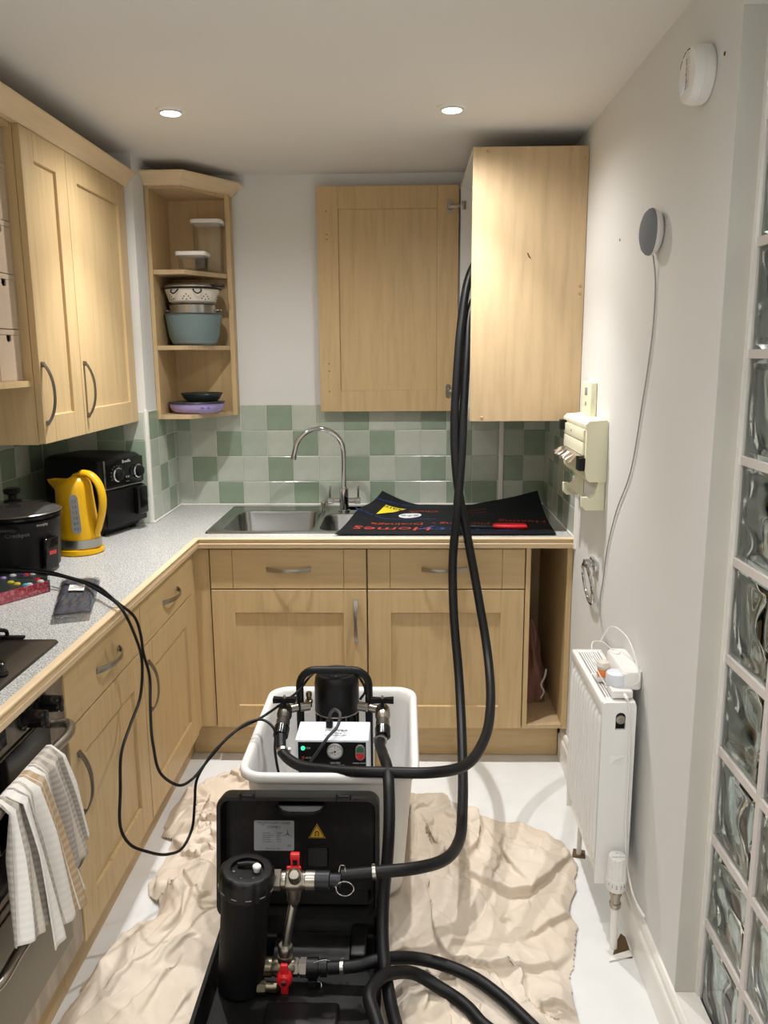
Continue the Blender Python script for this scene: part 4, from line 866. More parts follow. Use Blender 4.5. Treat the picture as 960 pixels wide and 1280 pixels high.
# ---------------------------------------------------------------- mat on the worktop and pliers
t = thing('rubber_mat', 'black printed rubber mat curling up at its rear corners, over the half bowl', 'mat', (1.56, -0.33, ZC))
mc = [Vector((1.160, -0.630, 0)), Vector((1.962, -0.630, 0)), Vector((1.985, -0.055, 0)), Vector((1.318, -0.055, 0))]
def mat_fn(u, v, d=0.0):
    p = (mc[0] * (1 - u) + mc[1] * u) * (1 - v) + (mc[3] * (1 - u) + mc[2] * u) * v
    h = 0.0075 + 0.062 * max(0, (v - 0.25) / 0.75) ** 1.7 * max(0, 1 - u / 0.24) ** 1.3 + 0.060 * max(0, (v - 0.3) / 0.7) ** 1.6 * max(0, (u - 0.58) / 0.42) ** 1.1
    h += 0.034 * math.exp(-((v - .45) / .25) ** 2) * max(0, 1 - u / 0.14) ** 1.2
    h += 0.0015 * (1 + math.sin(u * 17 + 3 * v)) * v
    return Vector((p.x, p.y, ZC + h + d))
bm = B(); nu, nv = 64, 24
g1 = [[bm.verts.new(mat_fn(i / nu, j / nv)) for j in range(nv + 1)] for i in range(nu + 1)]
g0 = [[bm.verts.new(mat_fn(i / nu, j / nv, -0.0022)) for j in range(nv + 1)] for i in range(nu + 1)]
for i in range(nu):
    for j in range(nv):
        bm.faces.new((g1[i][j], g1[i + 1][j], g1[i + 1][j + 1], g1[i][j + 1])); bm.faces.new((g0[i][j], g0[i][j + 1], g0[i + 1][j + 1], g0[i + 1][j]))
rim = [(i, 0) for i in range(nu)] + [(nu, j) for j in range(nv)] + [(i, nv) for i in range(nu, 0, -1)] + [(0, j) for j in range(nv, 0, -1)]
for a, b_ in zip(rim, rim[1:] + rim[:1]): bm.faces.new((g0[a[0]][a[1]], g0[b_[0]][b_[1]], g1[b_[0]][b_[1]], g1[a[0]][a[1]]))
obj('mat_body', bm, M['mat'], t, angle=50)
LU, LV = 0.75, 0.575
def upside(u0, v0, rot=0.0):      # lettering that reads from the wall side
    c, s = math.cos(rot), math.sin(rot)
    return lambda a, b_: mat_fn(u0 - (a * c - b_ * s) / LU, v0 - (a * s + b_ * c) / LV, 0.0012)
for m_, nm, lines in ((M['redlabel'], 'red_print', (('Heating', .052, .865, .375, -.10, 1.15), ('- Plumbing -', .046, .575, .315, 0, 1.15), ('Drainage', .046, .235, .295, .04, 1.2), ('Homes', .082, .235, .15, 0, 1.2), ('Check', .046, .31, .72, 0, 1.1), ('boiler', .03, .62, .76, 0, 1.1), ('servicing', .03, .60, .66, 0, 1.1))),
                      (M['blue'], 'blue_print', (('Trinity', .082, .60, .15, 0, 1.6), ('gas safe register', .034, .14, .88, .25, 1), ('www.trinityhomes.co.uk', .03, .20, .45, 0, 1.1), ('heating', .03, .66, .58, 0, 1.1)))):
    for s_, size, u0, v0, rot, sx in lines:
        bm = B(); text(bm, s_, size, upside(u0, v0, rot), sx=sx); obj(nm, bm, m_, t, smooth=False)
bm = B(); v = [bm.verts.new(mat_fn(*q, 0.0012)) for q in ((0.075, 0.78), (0.115, 0.78), (0.155, 0.78), (0.195, 0.79), (0.150, 0.66), (0.085, 0.50), (0.080, 0.64))]
bm.faces.new((v[0], v[1], v[6])); bm.faces.new((v[1], v[4], v[6])); bm.faces.new((v[1], v[2], v[4])); bm.faces.new((v[2], v[3], v[4])); bm.faces.new((v[6], v[4], v[5]))
yl = obj('yellow_triangle', bm, M['yellow_print'], t, smooth=False)
bm = B(); text(bm, 'safe', 0.055, lambda a, b_: mat_fn(0.125 - a / LU, 0.735 - b_ / LV, 0.002)); obj('triangle_print', bm, M['ink'], yl, smooth=False)
bm = B()
for f in (0,):
    pts = [mat_fn(0.255 + 0.062 * math.cos(a), 0.58 + 0.085 * math.sin(a), 0.0012) for a in [2 * PI * i / 28 for i in range(28)]]
    c = bm.verts.new(mat_fn(0.255, 0.58, 0.0012)); vs = [bm.verts.new(p) for p in pts]
    for i in range(28): bm.faces.new((c, vs[i], vs[(i + 1) % 28]))
bd = obj('oval_badge', bm, M['white_ink'], t, smooth=False)
bm = B(); text(bm, 'e+e', 0.05, lambda a, b_: mat_fn(0.255 - a / LU, 0.57 - b_ / LV, 0.002)); text(bm, '_____', 0.04, lambda a, b_: mat_fn(0.255 - a / LU, 0.62 - b_ / LV, 0.002)); obj('badge_print', bm, M['blue'], bd, smooth=False)
t = thing('pliers', 'red-handled pliers lying on the front of the black rubber mat', 'pliers', (1.76, -0.53, ZC + .008))
zb = ZC + 0.0165
for s in (-1, 1):
    bm = B(); tube(bm, spline([(1.745, -0.545 + s * .006, zb + .003), (1.775, -0.545 + s * .016, zb + .003), (1.815, -0.547 + s * .019, zb + .003), (1.865, -0.55 + s * .013, zb + .003)], 6), 0.0075, 10); obj('handle', bm, M['red'], t)
    bm = B(); tube(bm, spline([(1.75, -0.545 + s * .006, zb), (1.72, -0.545 - s * .004, zb), (1.69, -0.540 - s * .008, zb), (1.655, -0.536 - s * .002, zb)], 6), 0.006, 8, radii=[0.006 - 0.0001 * i for i in range(19)]); obj('jaw', bm, M['dark_grey'], t)

# ---------------------------------------------------------------- right wall fittings
t = thing('smoke_alarm', 'round white smoke alarm high on the right wall', 'smoke alarm', (W, -1.74, 2.085))
ax = (W, -1.728, 2.081)
bm = B(); cyl(bm, ax, (W - 0.05, ax[1], ax[2]), 1, seg=48, profile=[(0.0005, 0.0505), (0.004, 0.051), (0.005, 0.0545), (0.020, 0.0558), (0.0205, 0.0548), (0.0225, 0.0548), (0.023, 0.0553), (0.036, 0.0525), (0.041, 0.0492), (0.043, 0.0425), (0.044, 0.02), (0.044, 0.001)]); obj('alarm_body', bm, M['white'], t)
bm = B(); cyl(bm, (W - 0.0435, ax[1] + .014, ax[2] - .020), (W - 0.0465, ax[1] + .014, ax[2] - .020), 0.013, 0.0118, 24); obj('test_button', bm, M['cool_white'], t)
bm = B(); fn = plane_fn((W - 0.0447, ax[1] - .006, ax[2]), (0, 0, -1), (0, 1, 0)); text(bm, 'FireAngel', 0.015, fn); text(bm, 'press to test weekly', 0.007, lambda a, b_: fn(a, b_ - .013)); text(bm, 'TEST', 0.006, lambda a, b_: fn(a + .02, b_ + .036)); obj('alarm_print', bm, mat('red_ink', srgb(150, 70, 70), .6), t, smooth=False)
bm = B()
for k in range(3):
    a = math.radians(40 + 28 * k); tube(bm, [(W - 0.0415, ax[1] + .0465 * math.cos(a + q), ax[2] + .0465 * math.sin(a + q)) for q in (-.18, 0, .18)], 0.0014, 6)
obj('sounder_slots', bm, M['ink'], t, kind='stuff')
t = thing('smart_speaker', 'round grey fabric smart speaker on a wall mount', 'speaker', (W, -1.468, 1.818))
bm = B(); cyl(bm, (W, -1.468, 1.818), (W - 0.045, -1.468, 1.818), 1, seg=44, profile=[(0.0006, 0.036), (0.006, 0.046), (0.016, 0.0525), (0.022, 0.054)]); obj('base_shell', bm, M['white'], t)
bm = B(); cyl(bm, (W - .0222, -1.468, 1.818), (W - 0.045, -1.468, 1.818), 1, seg=44, profile=[(0, 0.0542), (0.006, 0.0528), (0.013, 0.046), (0.018, 0.034), (0.0205, 0.018), (0.0212, 0.001)]); obj('fabric_top', bm, M['speaker'], t)
bm = B(); tube(bm, spline([(W - .012, -1.463, 1.766), (W - .006, -1.465, 1.73), (W - .004, -1.472, 1.633), (W - .004, -1.445, 1.50), (W - .004, -1.416, 1.419), (W - .004, -1.338, 1.223), (W - .004, -1.213, 1.09), (W - .004, -1.127, 0.951), (W - .004, -1.102, 0.86), (W - .004, -1.075, 0.78), (W - .004, -1.10, 0.715), (W - .006, -1.19, 0.692), (W - 0.012, -1.30, 0.70), (W - .02, -1.36, 0.712)], 6), 0.0019, 7)
tag(obj('speaker_cable', bm, mat('cable_grey', srgb(158, 156, 152), .5)), 'thin pale cable trailing down the right wall from the smart speaker', 'cable')
t = thing('wall_control', 'small cream wall control plate above the cream wall dispenser', 'wall control', (W, -0.845, 1.39))
bm = B(); box(bm, W - .022, W - .0004, -0.905, -0.785, 1.338, 1.446, .004, 3); obj('plate', bm, M['cream'], t)
bm = B(); box(bm, W - .0235, W - .0216, -0.862, -0.830, 1.405, 1.428, .0006); obj('rocker', bm, M['grey'], t); bm = B(); box(bm, W - .0235, W - .0216, -0.852, -0.838, 1.370, 1.382, .0006); obj('indicator', bm, M['grey'], t)
# film and foil dispenser
t = thing('foil_dispenser', 'cream wall dispenser with foil edge and roll arms under it', 'dispenser', (W, -0.9, 1.25))
x0, ya, yb = 1.9565, -1.068, -0.722
bm = B(); ring_loft(bm, [[(x, y, z) for x, z in [(W - .0004, 1.153), (W - .0004, 1.333), (W - .006, 1.340), (x0 + .010, 1.336), (x0, 1.326), (x0, 1.318), (x0 + .004, 1.312), (x0 + .004, 1.225), (x0 + .002, 1.185), (x0 + .006, 1.165), (x0 + .016, 1.153)]] for y in (ya, yb)]); obj('housing', bm, M['cream'], t, angle=28)
for z0, z1 in ((1.274, 1.309), (1.232, 1.270)):
    bm = B(); box(bm, x0 - .002, x0 + .0045, ya + .022, yb - .022, z0, z1, .0015); obj('flap', bm, M['cream'], t)
bm = B(); cyl(bm, (x0 - .0015, -0.865, 1.292), (x0 - .003, -0.865, 1.292), 0.004, seg=12); obj('flap_mark', bm, M['brass'], t)
bm = B()
n_ = 40
top = [(x0 + .004, yb - .04 - (yb - ya - .07) * i / n_, 1.230) for i in range(n_ + 1)]
rnd = random.Random(3)
bt_ = [(x0 - .034 - rnd.uniform(0, .008), p[1] + rnd.uniform(-.003, .003), 1.216 - rnd.uniform(0, .012)) for p in top]
md = [(x0 - .016 + rnd.uniform(-.004, .004), p[1], 1.226 + rnd.uniform(-.004, .004)) for p in top]
ring_loft(bm, [[(*p[:2], p[2] + .0006) for p in top], [(*p[:2], p[2] + .0006) for p in md], bt_, md, top], False, False, False)
obj('foil_edge', bm, M['foil'], t, angle=10)
for y0, y1, z0, z1 in ((ya + .004, ya + .050, 1.186, 1.226), (yb - .040, yb - .002, 1.285, 1.318)):
    bm = B(); box(bm, x0 - .016, x0 + .004, y0, y1, z0, z1, .003); obj('end_cap', bm, M['black'], t)
for y in (-1.05, -0.76):
    bm = B(); prism(bm, [(W - .001, 1.153), (W - .001, 1.064), (W - .058, 1.064), (W - .070, 1.076), (W - .070, 1.106), (W - .052, 1.106), (W - .046, 1.100), (W - .030, 1.112), (W - .024, 1.153)], y - .011, y + .011, axis='y'); 
    bmesh.ops.bevel(bm, geom=bm.edges[:], offset=.0015, segments=1, affect='EDGES'); obj('roll_arm', bm, M['cream'], t)
bm = B(); tube(bm, [(W - .058, -1.038, 1.088), (W - .058, -0.772, 1.088)], 0.006, 12); obj('roll_bar', bm, M['clear'], t)
# towel ring
t = thing('towel_ring', 'chrome towel ring hanging from a square plate on the right wall', 'towel ring', (W, -0.99, 0.87))
bm = B(); box(bm, W - .012, W - .0004, -1.025, -0.945, 0.862, 0.892, .002); box(bm, W - .038, W - .012, -1.0, -0.967, 0.868, 0.890, .003); obj('mount_plate', bm, M['chrome'], t)
bm = B(); tube(bm, [(W - .034 + .022 * (1 - math.cos(a)) * .5, -0.985 + .062 * math.sin(a), 0.812 + .066 * math.cos(a)) for a in [2 * PI * i / 40 for i in range(40)]], 0.0052, 10, closed=True); obj('ring', bm, M['chrome'], t)
for y, z, nm in ((-1.098, 1.849, 'tiny dark nail hole in the right wall left of the smart speaker'), (-1.815, 2.091, 'tiny dark nail hole in the right wall beside the smoke alarm')):
    bm = B(); lathe(bm, (0, 0, 0), [(0.0045, 0), (0.003, 0.0012), (0.0012, 0.0014), (0.001, 0.0004)], 10, caps=True); bmesh.ops.transform(bm, matrix=Matrix.Translation((W - .0002, y, z)) @ Matrix.Rotation(-PI / 2, 4, 'Y'), verts=bm.verts); tag(obj('nail_hole', bm, M['hole']), nm, 'nail hole', 'nail holes in the right wall')

# ---------------------------------------------------------------- radiator
RX0, RX1, RY0, RY1, RZ0, RZ1 = 1.910, 1.998, -1.578, -1.198, 0.163, 0.672
t = thing('radiator', 'white panel radiator with slotted top grille on the right wall', 'radiator', (1.955, -1.39, 0.163))
bm = B(); nf = 11; prof = []
yy0, yy1 = RY0 + .016, RY1 - .016; st = (yy1 - yy0) / nf
rows = []
def flute(y):      # depth of the corrugation at y
    q = ((y - yy0) / st) % 1.0; return 0.0150 * (0.5 - 0.5 * math.cos(2 * PI * q)) ** 0.8
ys = [RY0 + .004] + [yy0 + st * k / 12 for k in range(nf * 12 + 1)] + [RY1 - .004]
zs = [RZ0 + .002, RZ0 + .016, RZ0 + .030, RZ0 + .045, RZ0 + .058, RZ0 + .075, RZ1 - .07, RZ1 - .055, RZ1 - .042, RZ1 - .03]
kz = [0, 0, 0, .5, .9, 1, 1, .9, .4, 0]
g = [[bm.verts.new((RX0 + .0150 - flute(y) * k, y, z)) for z, k in zip(zs, kz)] for y in ys]
for i in range(len(ys) - 1):
    for j in range(len(zs) - 1): bm.faces.new((g[i][j], g[i + 1][j], g[i + 1][j + 1], g[i][j + 1]))
o = obj('fluted_panel', bm, M['rad'], t, angle=180)
bm = B(); box(bm, RX1 - .010, RX1, RY0 + .012, RY1 - .012, RZ0 + .01, RZ1 - .03, .003); obj('rear_panel', bm, M['rad'], t)
bm = B(); box(bm, RX0 + .018, RX1 - .012, RY0 + .02, RY1 - .02, RZ0 + .02, RZ1 - .025); obj('inner_fins', bm, mat('fin_grey', srgb(58, 57, 55), .6), t, smooth=False)
bm = B()
hz, hy = 0.628, -1.0
# near end plate with an arched opening
xa, xb = RX0 + .004, RX1 + .001
ho = [(1.948, 0.598), (1.948, 0.632)] + [(1.9605 + .0125 * math.cos(a), 0.632 + .0125 * math.sin(a)) for a in [PI - PI * k / 10 for k in range(1, 10)]] + [(1.973, 0.632), (1.973, 0.598)]
outer = [(xa, RZ0), (xa, RZ1 - .01), (xa + .006, RZ1 - .002), (xb - .006, RZ1 - .002), (xb, RZ1 - .01), (xb, RZ0)]
def plate(bm, y0, y1):
    for y in (y0, y1):
        A = [bm.verts.new((x, y, z)) for x, z in ((xa, RZ0), (xb, RZ0), (xb, 0.598), (xa, 0.598))]; bm.faces.new(A)
        Lp = [(xa, 0.598), (1.948, 0.598)] + ho[1:7] + [(1.9605, RZ1 - .001), (xa + .008, RZ1 - .001), (xa + .002, RZ1 - .004), (xa, RZ1 - .012)]
        Rp = [(xb, 0.598), (1.973, 0.598)] + list(reversed(ho[6:-1])) + [(1.9605, RZ1 - .001), (xb - .008, RZ1 - .001), (xb - .002, RZ1 - .004), (xb, RZ1 - .012)]
        for P_ in (Lp, Rp): bm.faces.new([bm.verts.new((x, y, z)) for x, z in P_])
    per = [(xa, RZ0), (xb, RZ0), (xb, RZ1 - .012), (xb - .002, RZ1 - .004), (xb - .008, RZ1 - .001), (xa + .008, RZ1 - .001), (xa + .002, RZ1 - .004), (xa, RZ1 - .012)]
    ring_loft(bm, [[(x, y0, z) for x, z in per], [(x, y1, z) for x, z in per]], False, False); ring_loft(bm, [[(x, y0, z) for x, z in ho], [(x, y1, z) for x, z in ho]], False, False)
    bmesh.ops.remove_doubles(bm, verts=bm.verts, dist=1e-5)
plate(bm, RY0, RY0 + .008); ep = obj('end_plate', bm, M['rad'], t, angle=20)
bm = B(); box(bm, xa, xb, RY1 - .008, RY1, RZ0, RZ1 - .001, .002); obj('end_plate', bm, M['rad'], t)
bm = B(); cyl(bm, (1.9605, RY0 + .010, 0.626), (1.9605, RY0 - .004, 0.626), 1, seg=24, profile=[(0, .0125), (.008, .0125), (.012, .011), (.0125, .006), (.0115, .0055)]); cyl(bm, (1.9605, RY0 + .0, .626), (1.9605, RY0 - .0035, .626), .004, seg=6); obj('air_vent_plug', bm, M['nickel'], t)
bm = B(); box(bm, 1.949, 1.972, RY0 + .0135, RY0 + .016, .599, .642); obj('vent_recess', bm, M['ink'], t, smooth=False)
# embossed leaping animal badge
bm = B(); box(bm, 1.940, 1.974, RY0 - .0010, RY0 + .001, .503, .528, .0008); 
tube(bm, spline([(1.943, RY0 - .001, .506), (1.948, RY0 - .0012, .514), (1.955, RY0 - .0014, .519), (1.962, RY0 - .0014, .520), (1.967, RY0 - .0012, .525), (1.970, RY0 - .001, .523)], 4), .0016, 6); tube(bm, spline([(1.958, RY0 - .001, .518), (1.962, RY0 - .001, .511), (1.968, RY0 - .001, .512)], 4), .0010, 6); tube(bm, spline([(1.949, RY0 - .001, .514), (1.951, RY0 - .001, .508), (1.948, RY0 - .001, .505)], 4), .0010, 6); obj('embossed_badge', bm, M['rad'], t)
# top: edge rails and long grille bars
bm = B(); box(bm, RX0 + .002, RX0 + .018, RY0 + .006, RY1 - .002, RZ1 - .032, RZ1, .004, 3); obj('front_rail', bm, M['rad'], t)
bm = B(); box(bm, RX1 - .012, RX1 + .001, RY0 + .0085, RY1 - .0085, RZ1 - .02, RZ1 - .0015, .003); obj('rear_rail', bm, M['rad'], t)
for y0, y1 in ((RY0 + .0085, RY0 + .040), (RY1 - .022, RY1 - .0085), (-1.388, -1.380)):
    bm = B(); box(bm, RX0 + .0185, RX1 - .0125, y0, y1, RZ1 - .010, RZ1 - .002, .001); obj('grille_crossbar', bm, M['rad'], t)
for k in range(8):
    x = RX0 + .024 + k * (RX1 - RX0 - .042) / 7
    bm = B(); box(bm, x - .0019, x + .0019, RY0 + .0405, -1.3885, RZ1 - .010, RZ1 - .0025); box(bm, x - .0019, x + .0019, -1.3795, RY1 - .0225, RZ1 - .010, RZ1 - .0025); obj('grille_bar', bm, M['rad'], t, smooth=False)
# thermostatic valve and pipe
t = thing('radiator_valve', 'white ribbed thermostatic valve with white pipe at the radiator foot', 'valve', (1.9665, -1.607, 0.0))
vx, vy = 1.9615, -1.611
bm = B(); n_ = 60; rings = []
for z, r, a in ((0.170, .018, 0), (0.172, .0225, 0), (0.178, .0255, 0), (0.204, .0262, 0), (0.2045, .0252, 0), (0.208, .0252, .0), (0.211, .0252, .0018), (0.258, .0232, .0018), (0.264, .0225, .0006), (0.267, .0205, 0), (0.2685, .001, 0)):
    rings.append([(vx + (r - a * (1 if (k % 5) < 2 else 0)) * math.cos(2 * PI * k / n_), vy + (r - a * (1 if (k % 5) < 2 else 0)) * math.sin(2 * PI * k / n_), z) for k in range(n_)])
ring_loft(bm, rings); hd = obj('valve_head', bm, M['white'], t, angle=25)
bm = B()
for k, s_ in enumerate(['*', '1', '2', '3', '4', '5']):
    a = math.radians(-150 + k * 24); text(bm, s_, .013, lambda a_, b_, a=a: Vector((vx + .0266 * math.cos(a + a_ / .0266), vy + .0266 * math.sin(a + a_ / .0266), .192 + b_)))
obj('valve_print', bm, M['grey_ink'], hd, smooth=False, kind='stuff'); bm = B(); fnv = plane_fn((vx, vy, .2690), (1, 0, 0), (0, 1, 0)); text(bm, 'DRAYTON', .0075, lambda a_, b_: fnv(a_, b_ - .010)); text(bm, '4', .008, lambda a_, b_: fnv(a_, b_ + .008)); obj('cap_print', bm, M['grey_ink'], hd, smooth=False, kind='stuff')
bm = B(); cyl(bm, (vx, vy, .118), (vx, vy, .170), 1, seg=20, profile=[(0, .0125), (.005, .0150), (.014, .0150), (.015, .0125), (.036, .0125), (.037, .0155), (.050, .0165), (.052, .0155)]); cyl(bm, (vx, vy, .146), (vx, -1.5785, .176), .0085, seg=14); obj('valve_body', bm, M['nickel'], t)
bm = B(); tube(bm, [(vx, vy, .1175), (vx, vy, .06), (vx + .001, vy - .004, .0)], .0095, 14); obj('feed_pipe', bm, M['gloss_white'], t)
bm = B(); prism(bm, [(1.945, -1.655), (2.002, -1.652), (2.004, -1.575), (1.995, -1.562), (1.972, -1.600), (1.955, -1.640)], 0.0004, 0.0016); tag(obj('floor_gap', bm, M['hole'], smooth=False), 'bare brown gap in the floor around the radiator pipe', 'floor gap')
bm = B(); prism(bm, [(1.932, -1.225), (1.972, -1.232), (1.980, -1.19), (1.945, -1.180)], 0.0004, 0.0016); tag(obj('floor_gap', bm, M['hole'], smooth=False), 'bare dark gap in the floor under the far end of the radiator', 'floor gap')
bm = B(); tube(bm, [(1.957, -1.208, .0018), (1.957, -1.208, .10), (1.957, -1.208, .1655)], .0078, 12); obj('return_pipe', bm, M['gloss_white'], t)
bm = B(); prism(bm, [(1.938, -1.668), (1.945, -1.650), (2.000, -1.628), (2.002, -1.648)], 0.002, 0.005); tag(obj('floor_offcut', bm, M['gloss_white'], smooth=False), 'small white strip lying at the foot of the radiator pipe', 'offcut')
# gadgets on the radiator
t = thing('puck_sensor', 'round white puck on a square white adaptor on the radiator top', 'sensor', (1.966, -1.52, RZ1))
bm = B(); box(bm, 1.941, 1.995, -1.558, -1.500, RZ1 + .0008, RZ1 + .022, .004, 3); obj('adaptor', bm, M['white'], t)
bm = B(); cyl(bm, (1.964, -1.508, RZ1 + .0222), (1.964, -1.508, RZ1 + .0542), 1, seg=36, profile=[(0, .0265), (.004, .0275), (.026, .0272), (.030, .0255), (.032, .022)]); obj('puck', bm, M['cool_white'], t)
bm = B(); cyl(bm, (1.973, -1.5585, RZ1 + .012), (1.975, -1.578, RZ1 + .009), .0055, .004, 14); obj('strain_relief', bm, M['white'], t)
bm = B(); tube(bm, spline([(1.975, -1.579, RZ1 + .008), (1.978, -1.586, RZ1 - .012), (1.983, -1.585, .60), (1.986, -1.585, .49), (1.987, -1.585, .32), (1.991, -1.60, .225), (2.002, -1.655, .165), (2.014, -1.69, .150)], 6), .0028, 8); tag(obj('adaptor_cable', bm, M['white']), 'white cable running down the near end of the radiator', 'cable')
t = thing('plug_socket', 'long white plug-in unit on the wall behind the radiator top', 'plug', (2.01, -1.45, .72))
bm = B(); ring_loft(bm, [at_z(rrect(1.972, W - .0004, -1.535, -1.355, .014, 4), z) for z in (.688, .690, .728)] + [at_z(rrect(1.976, W - .0004, -1.531, -1.359, .012, 4), .733)]); obj('plug_body', bm, M['white'], t, angle=40)
bm = B(); tube(bm, [(1.990 + .010 * math.cos(a), -1.385 + .018 * math.sin(a), .734) for a in [2 * PI * k / 24 for k in range(24)]], .0028, 6, closed=True); obj('plug_ring', bm, M['white'], t)
t = thing('amber_plug_lamp', 'small amber glowing bulb in a clear holder on the radiator top', 'bulb', (1.948, -1.435, RZ1))
bm = B(); box(bm, 1.930, 1.966, -1.452, -1.418, RZ1 + .0006, RZ1 + .012, .003); obj('holder', bm, M['white'], t)
bm = B(); lathe(bm, (1.948, -1.435, RZ1 + .0122), [(.001, 0), (.015, .001), (.018, .010), (.0165, .020), (.013, .024), (.001, .024)], 24); obj('amber_bulb', bm, M['orange'], t)
bm = B(); lathe(bm, (1.948, -1.435, RZ1 + .0362), [(.0165, -.002), (.019, .006), (.015, .016), (.001, .020)], 24); obj('bulb_cap', bm, M['enamel'], t)
bm = B(); tube(bm, spline([(1.985, -1.37, .735), (1.96, -1.36, .752), (1.935, -1.37, .758), (1.922, -1.41, .735), (1.93, -1.46, .702), (1.945, -1.49, .682), (1.95, -1.50, .684)], 6), .0017, 6); tube(bm, spline([(1.955, -1.355, .75), (1.98, -1.35, .79), (2.0, -1.42, .80), (2.008, -1.52, .76), (2.006, -1.56, .72), (1.998, -1.545, .705)], 6), .0017, 6)
tag(obj('looped_lead', bm, M['white']), 'thin white lead looping over the gadgets on the radiator', 'cable')

# bag in the cubby
t = thing('cloth_bag', 'crumpled maroon cloth bag standing in the open cubby', 'bag', (1.935, -0.3, .163))
bm = B(); rings = []; rnd = random.Random(8)
for j in range(15):
    k = j / 14; z = .1635 + .005 + .315 * k; hw = .056 * (1 - k ** 2.4 * .72) * (0.86 + .14 * math.sin(k * 9)); hd_ = .11 * (1 - k ** 1.7 * .8); cxx = 1.936 - .018 * k; rings.append([])
    for i in range(36):
        a = 2 * PI * i / 36; w_ = 1 + .16 * math.sin(a * 5 + k * 4) + .10 * math.sin(a * 9 - k * 7 + 1) * (0.4 + k)
        rings[-1].append((min(max(cxx + hw * w_ * math.cos(a), 1.8735), 2.0015), -.345 + hd_ * w_ * math.sin(a), z + .006 * math.sin(a * 4)))
ring_loft(bm, rings); obj('bag_body', bm, M['maroon'], t, angle=60)
bm = B(); tube(bm, spline([(1.955, -.462, .19), (1.965, -.468, .22), (1.955, -.464, .245), (1.968, -.462, .28), (1.974, -.455, .31)], 6), .004, 8); obj('drawstring', bm, M['enamel'], t)

# ---------------------------------------------------------------- white tub
t = thing('plastic_tub', 'deep white plastic tub with rounded rim holding the pump', 'tub', (1.205, -1.2, 0.02))
TX0, TX1, TY0, TY1, TZ0, TZ1 = 0.958, 1.452, -1.498, -0.902, 0.022, 0.425
def trr(k, z, r): return at_z(rrect(TX0 + k, TX1 - k, TY0 + k, TY1 - k, r, 7), z)
bm = B()
ring_loft(bm, [trr(.062, TZ0, .04), trr(.050, TZ0 + .004, .05), trr(.044, TZ0 + .02, .055), trr(.016, TZ1 - .035, .06), trr(.014, TZ1 - .030, .06), trr(.004, TZ1 - .030, .065), trr(-.001, TZ1 - .024, .068), trr(-.003, TZ1 - .012, .07), trr(.001, TZ1 - .002, .068), trr(.008, TZ1, .062), trr(.016, TZ1 - .003, .055), trr(.022, TZ1 - .014, .050), trr(.026, TZ1 - .04, .05), trr(.052, TZ0 + .03, .05), trr(.060, TZ0 + .012, .045), trr(.085, TZ0 + .007, .03)])
obj('tub_body', bm, M['tub'], t, angle=60)

# ---------------------------------------------------------------- pump
t = thing('flushing_pump', 'black motor pump with white control box and carry frame inside the tub', 'pump', (1.2, -1.2, 0.03))
FY = -1.16
bm = B(); pts = [(1.0905, FY, .045), (1.0905, FY, .30), (1.0905, FY, .52)]
for k in range(0, 7): a = math.radians(180 - 15 * k); pts.append((1.141 + .0505 * math.cos(a), FY, .537 + .0505 * math.sin(a)))
for k in range(0, 7): a = math.radians(90 - 15 * k); pts.append((1.2535 + .0505 * math.cos(a), FY, .537 + .0505 * math.sin(a)))
pts += [(1.304, FY, .52), (1.304, FY, .30), (1.304, FY, .045)]
tube(bm, pts, .0118, 14); obj('carry_frame', bm, M['black'], t)
bm = B(); box(bm, 1.06, 1.335, -1.34, -1.02, .0352, .052, .005); box(bm, 1.08, 1.315, FY - .02, FY + .02, .0525, .075, .003); obj('base_plate', bm, M['black_matt'], t)
mx, my = 1.200, -1.105
bm = B(); lathe(bm, (mx, my, .20), [(.001, 0), (.062, 0), (.062, .225), (.067, .232), (.070, .236), (.070, .325), (.067, .345), (.058, .356), (.048, .358)], 44); lathe(bm, (mx, my, .558), [(.048, 0), (.046, .0005), (.001, .0005)], 44); mt = obj('motor_housing', bm, M['black'], t)
bm = B()
for k in range(5):
    r = .010 + k * .0088; tube(bm, [(mx + r * math.cos(a), my + r * math.sin(a), .5605) for a in [2 * PI * i / 28 for i in range(28)]], .0017, 6, closed=True)
for k in range(8): a = PI * k / 8; tube(bm, [(mx + .047 * math.cos(a), my + .047 * math.sin(a), .560), (mx - .047 * math.cos(a), my - .047 * math.sin(a), .560)], .0016, 6)
obj('fan_grille', bm, mat('grille_grey', srgb(62, 62, 64), .35, .6), mt)
bm = B(); lathe(bm, (mx, my, .433), [(.0702, 0), (.0712, .001), (.0712, .0035), (.0702, .0045)], 44); 
for a in (-60, -115, 20, 200): p = (mx + .064 * math.cos(math.radians(a)), my + .064 * math.sin(math.radians(a))); cyl(bm, (*p, .25), (*p, .432), .0022, seg=8)
obj('tie_rods', bm, M['nickel'], mt)
for k in range(14):
    a = 2 * PI * k / 14; bm = B(); vs = box(bm, .0615, .069, -.0016, .0016, .215, .425); bmesh.ops.transform(bm, matrix=Matrix.Translation((mx, my, 0)) @ Matrix.Rotation(a, 4, 'Z'), verts=bm.verts); obj('cooling_fin', bm, M['black'], mt, smooth=False)
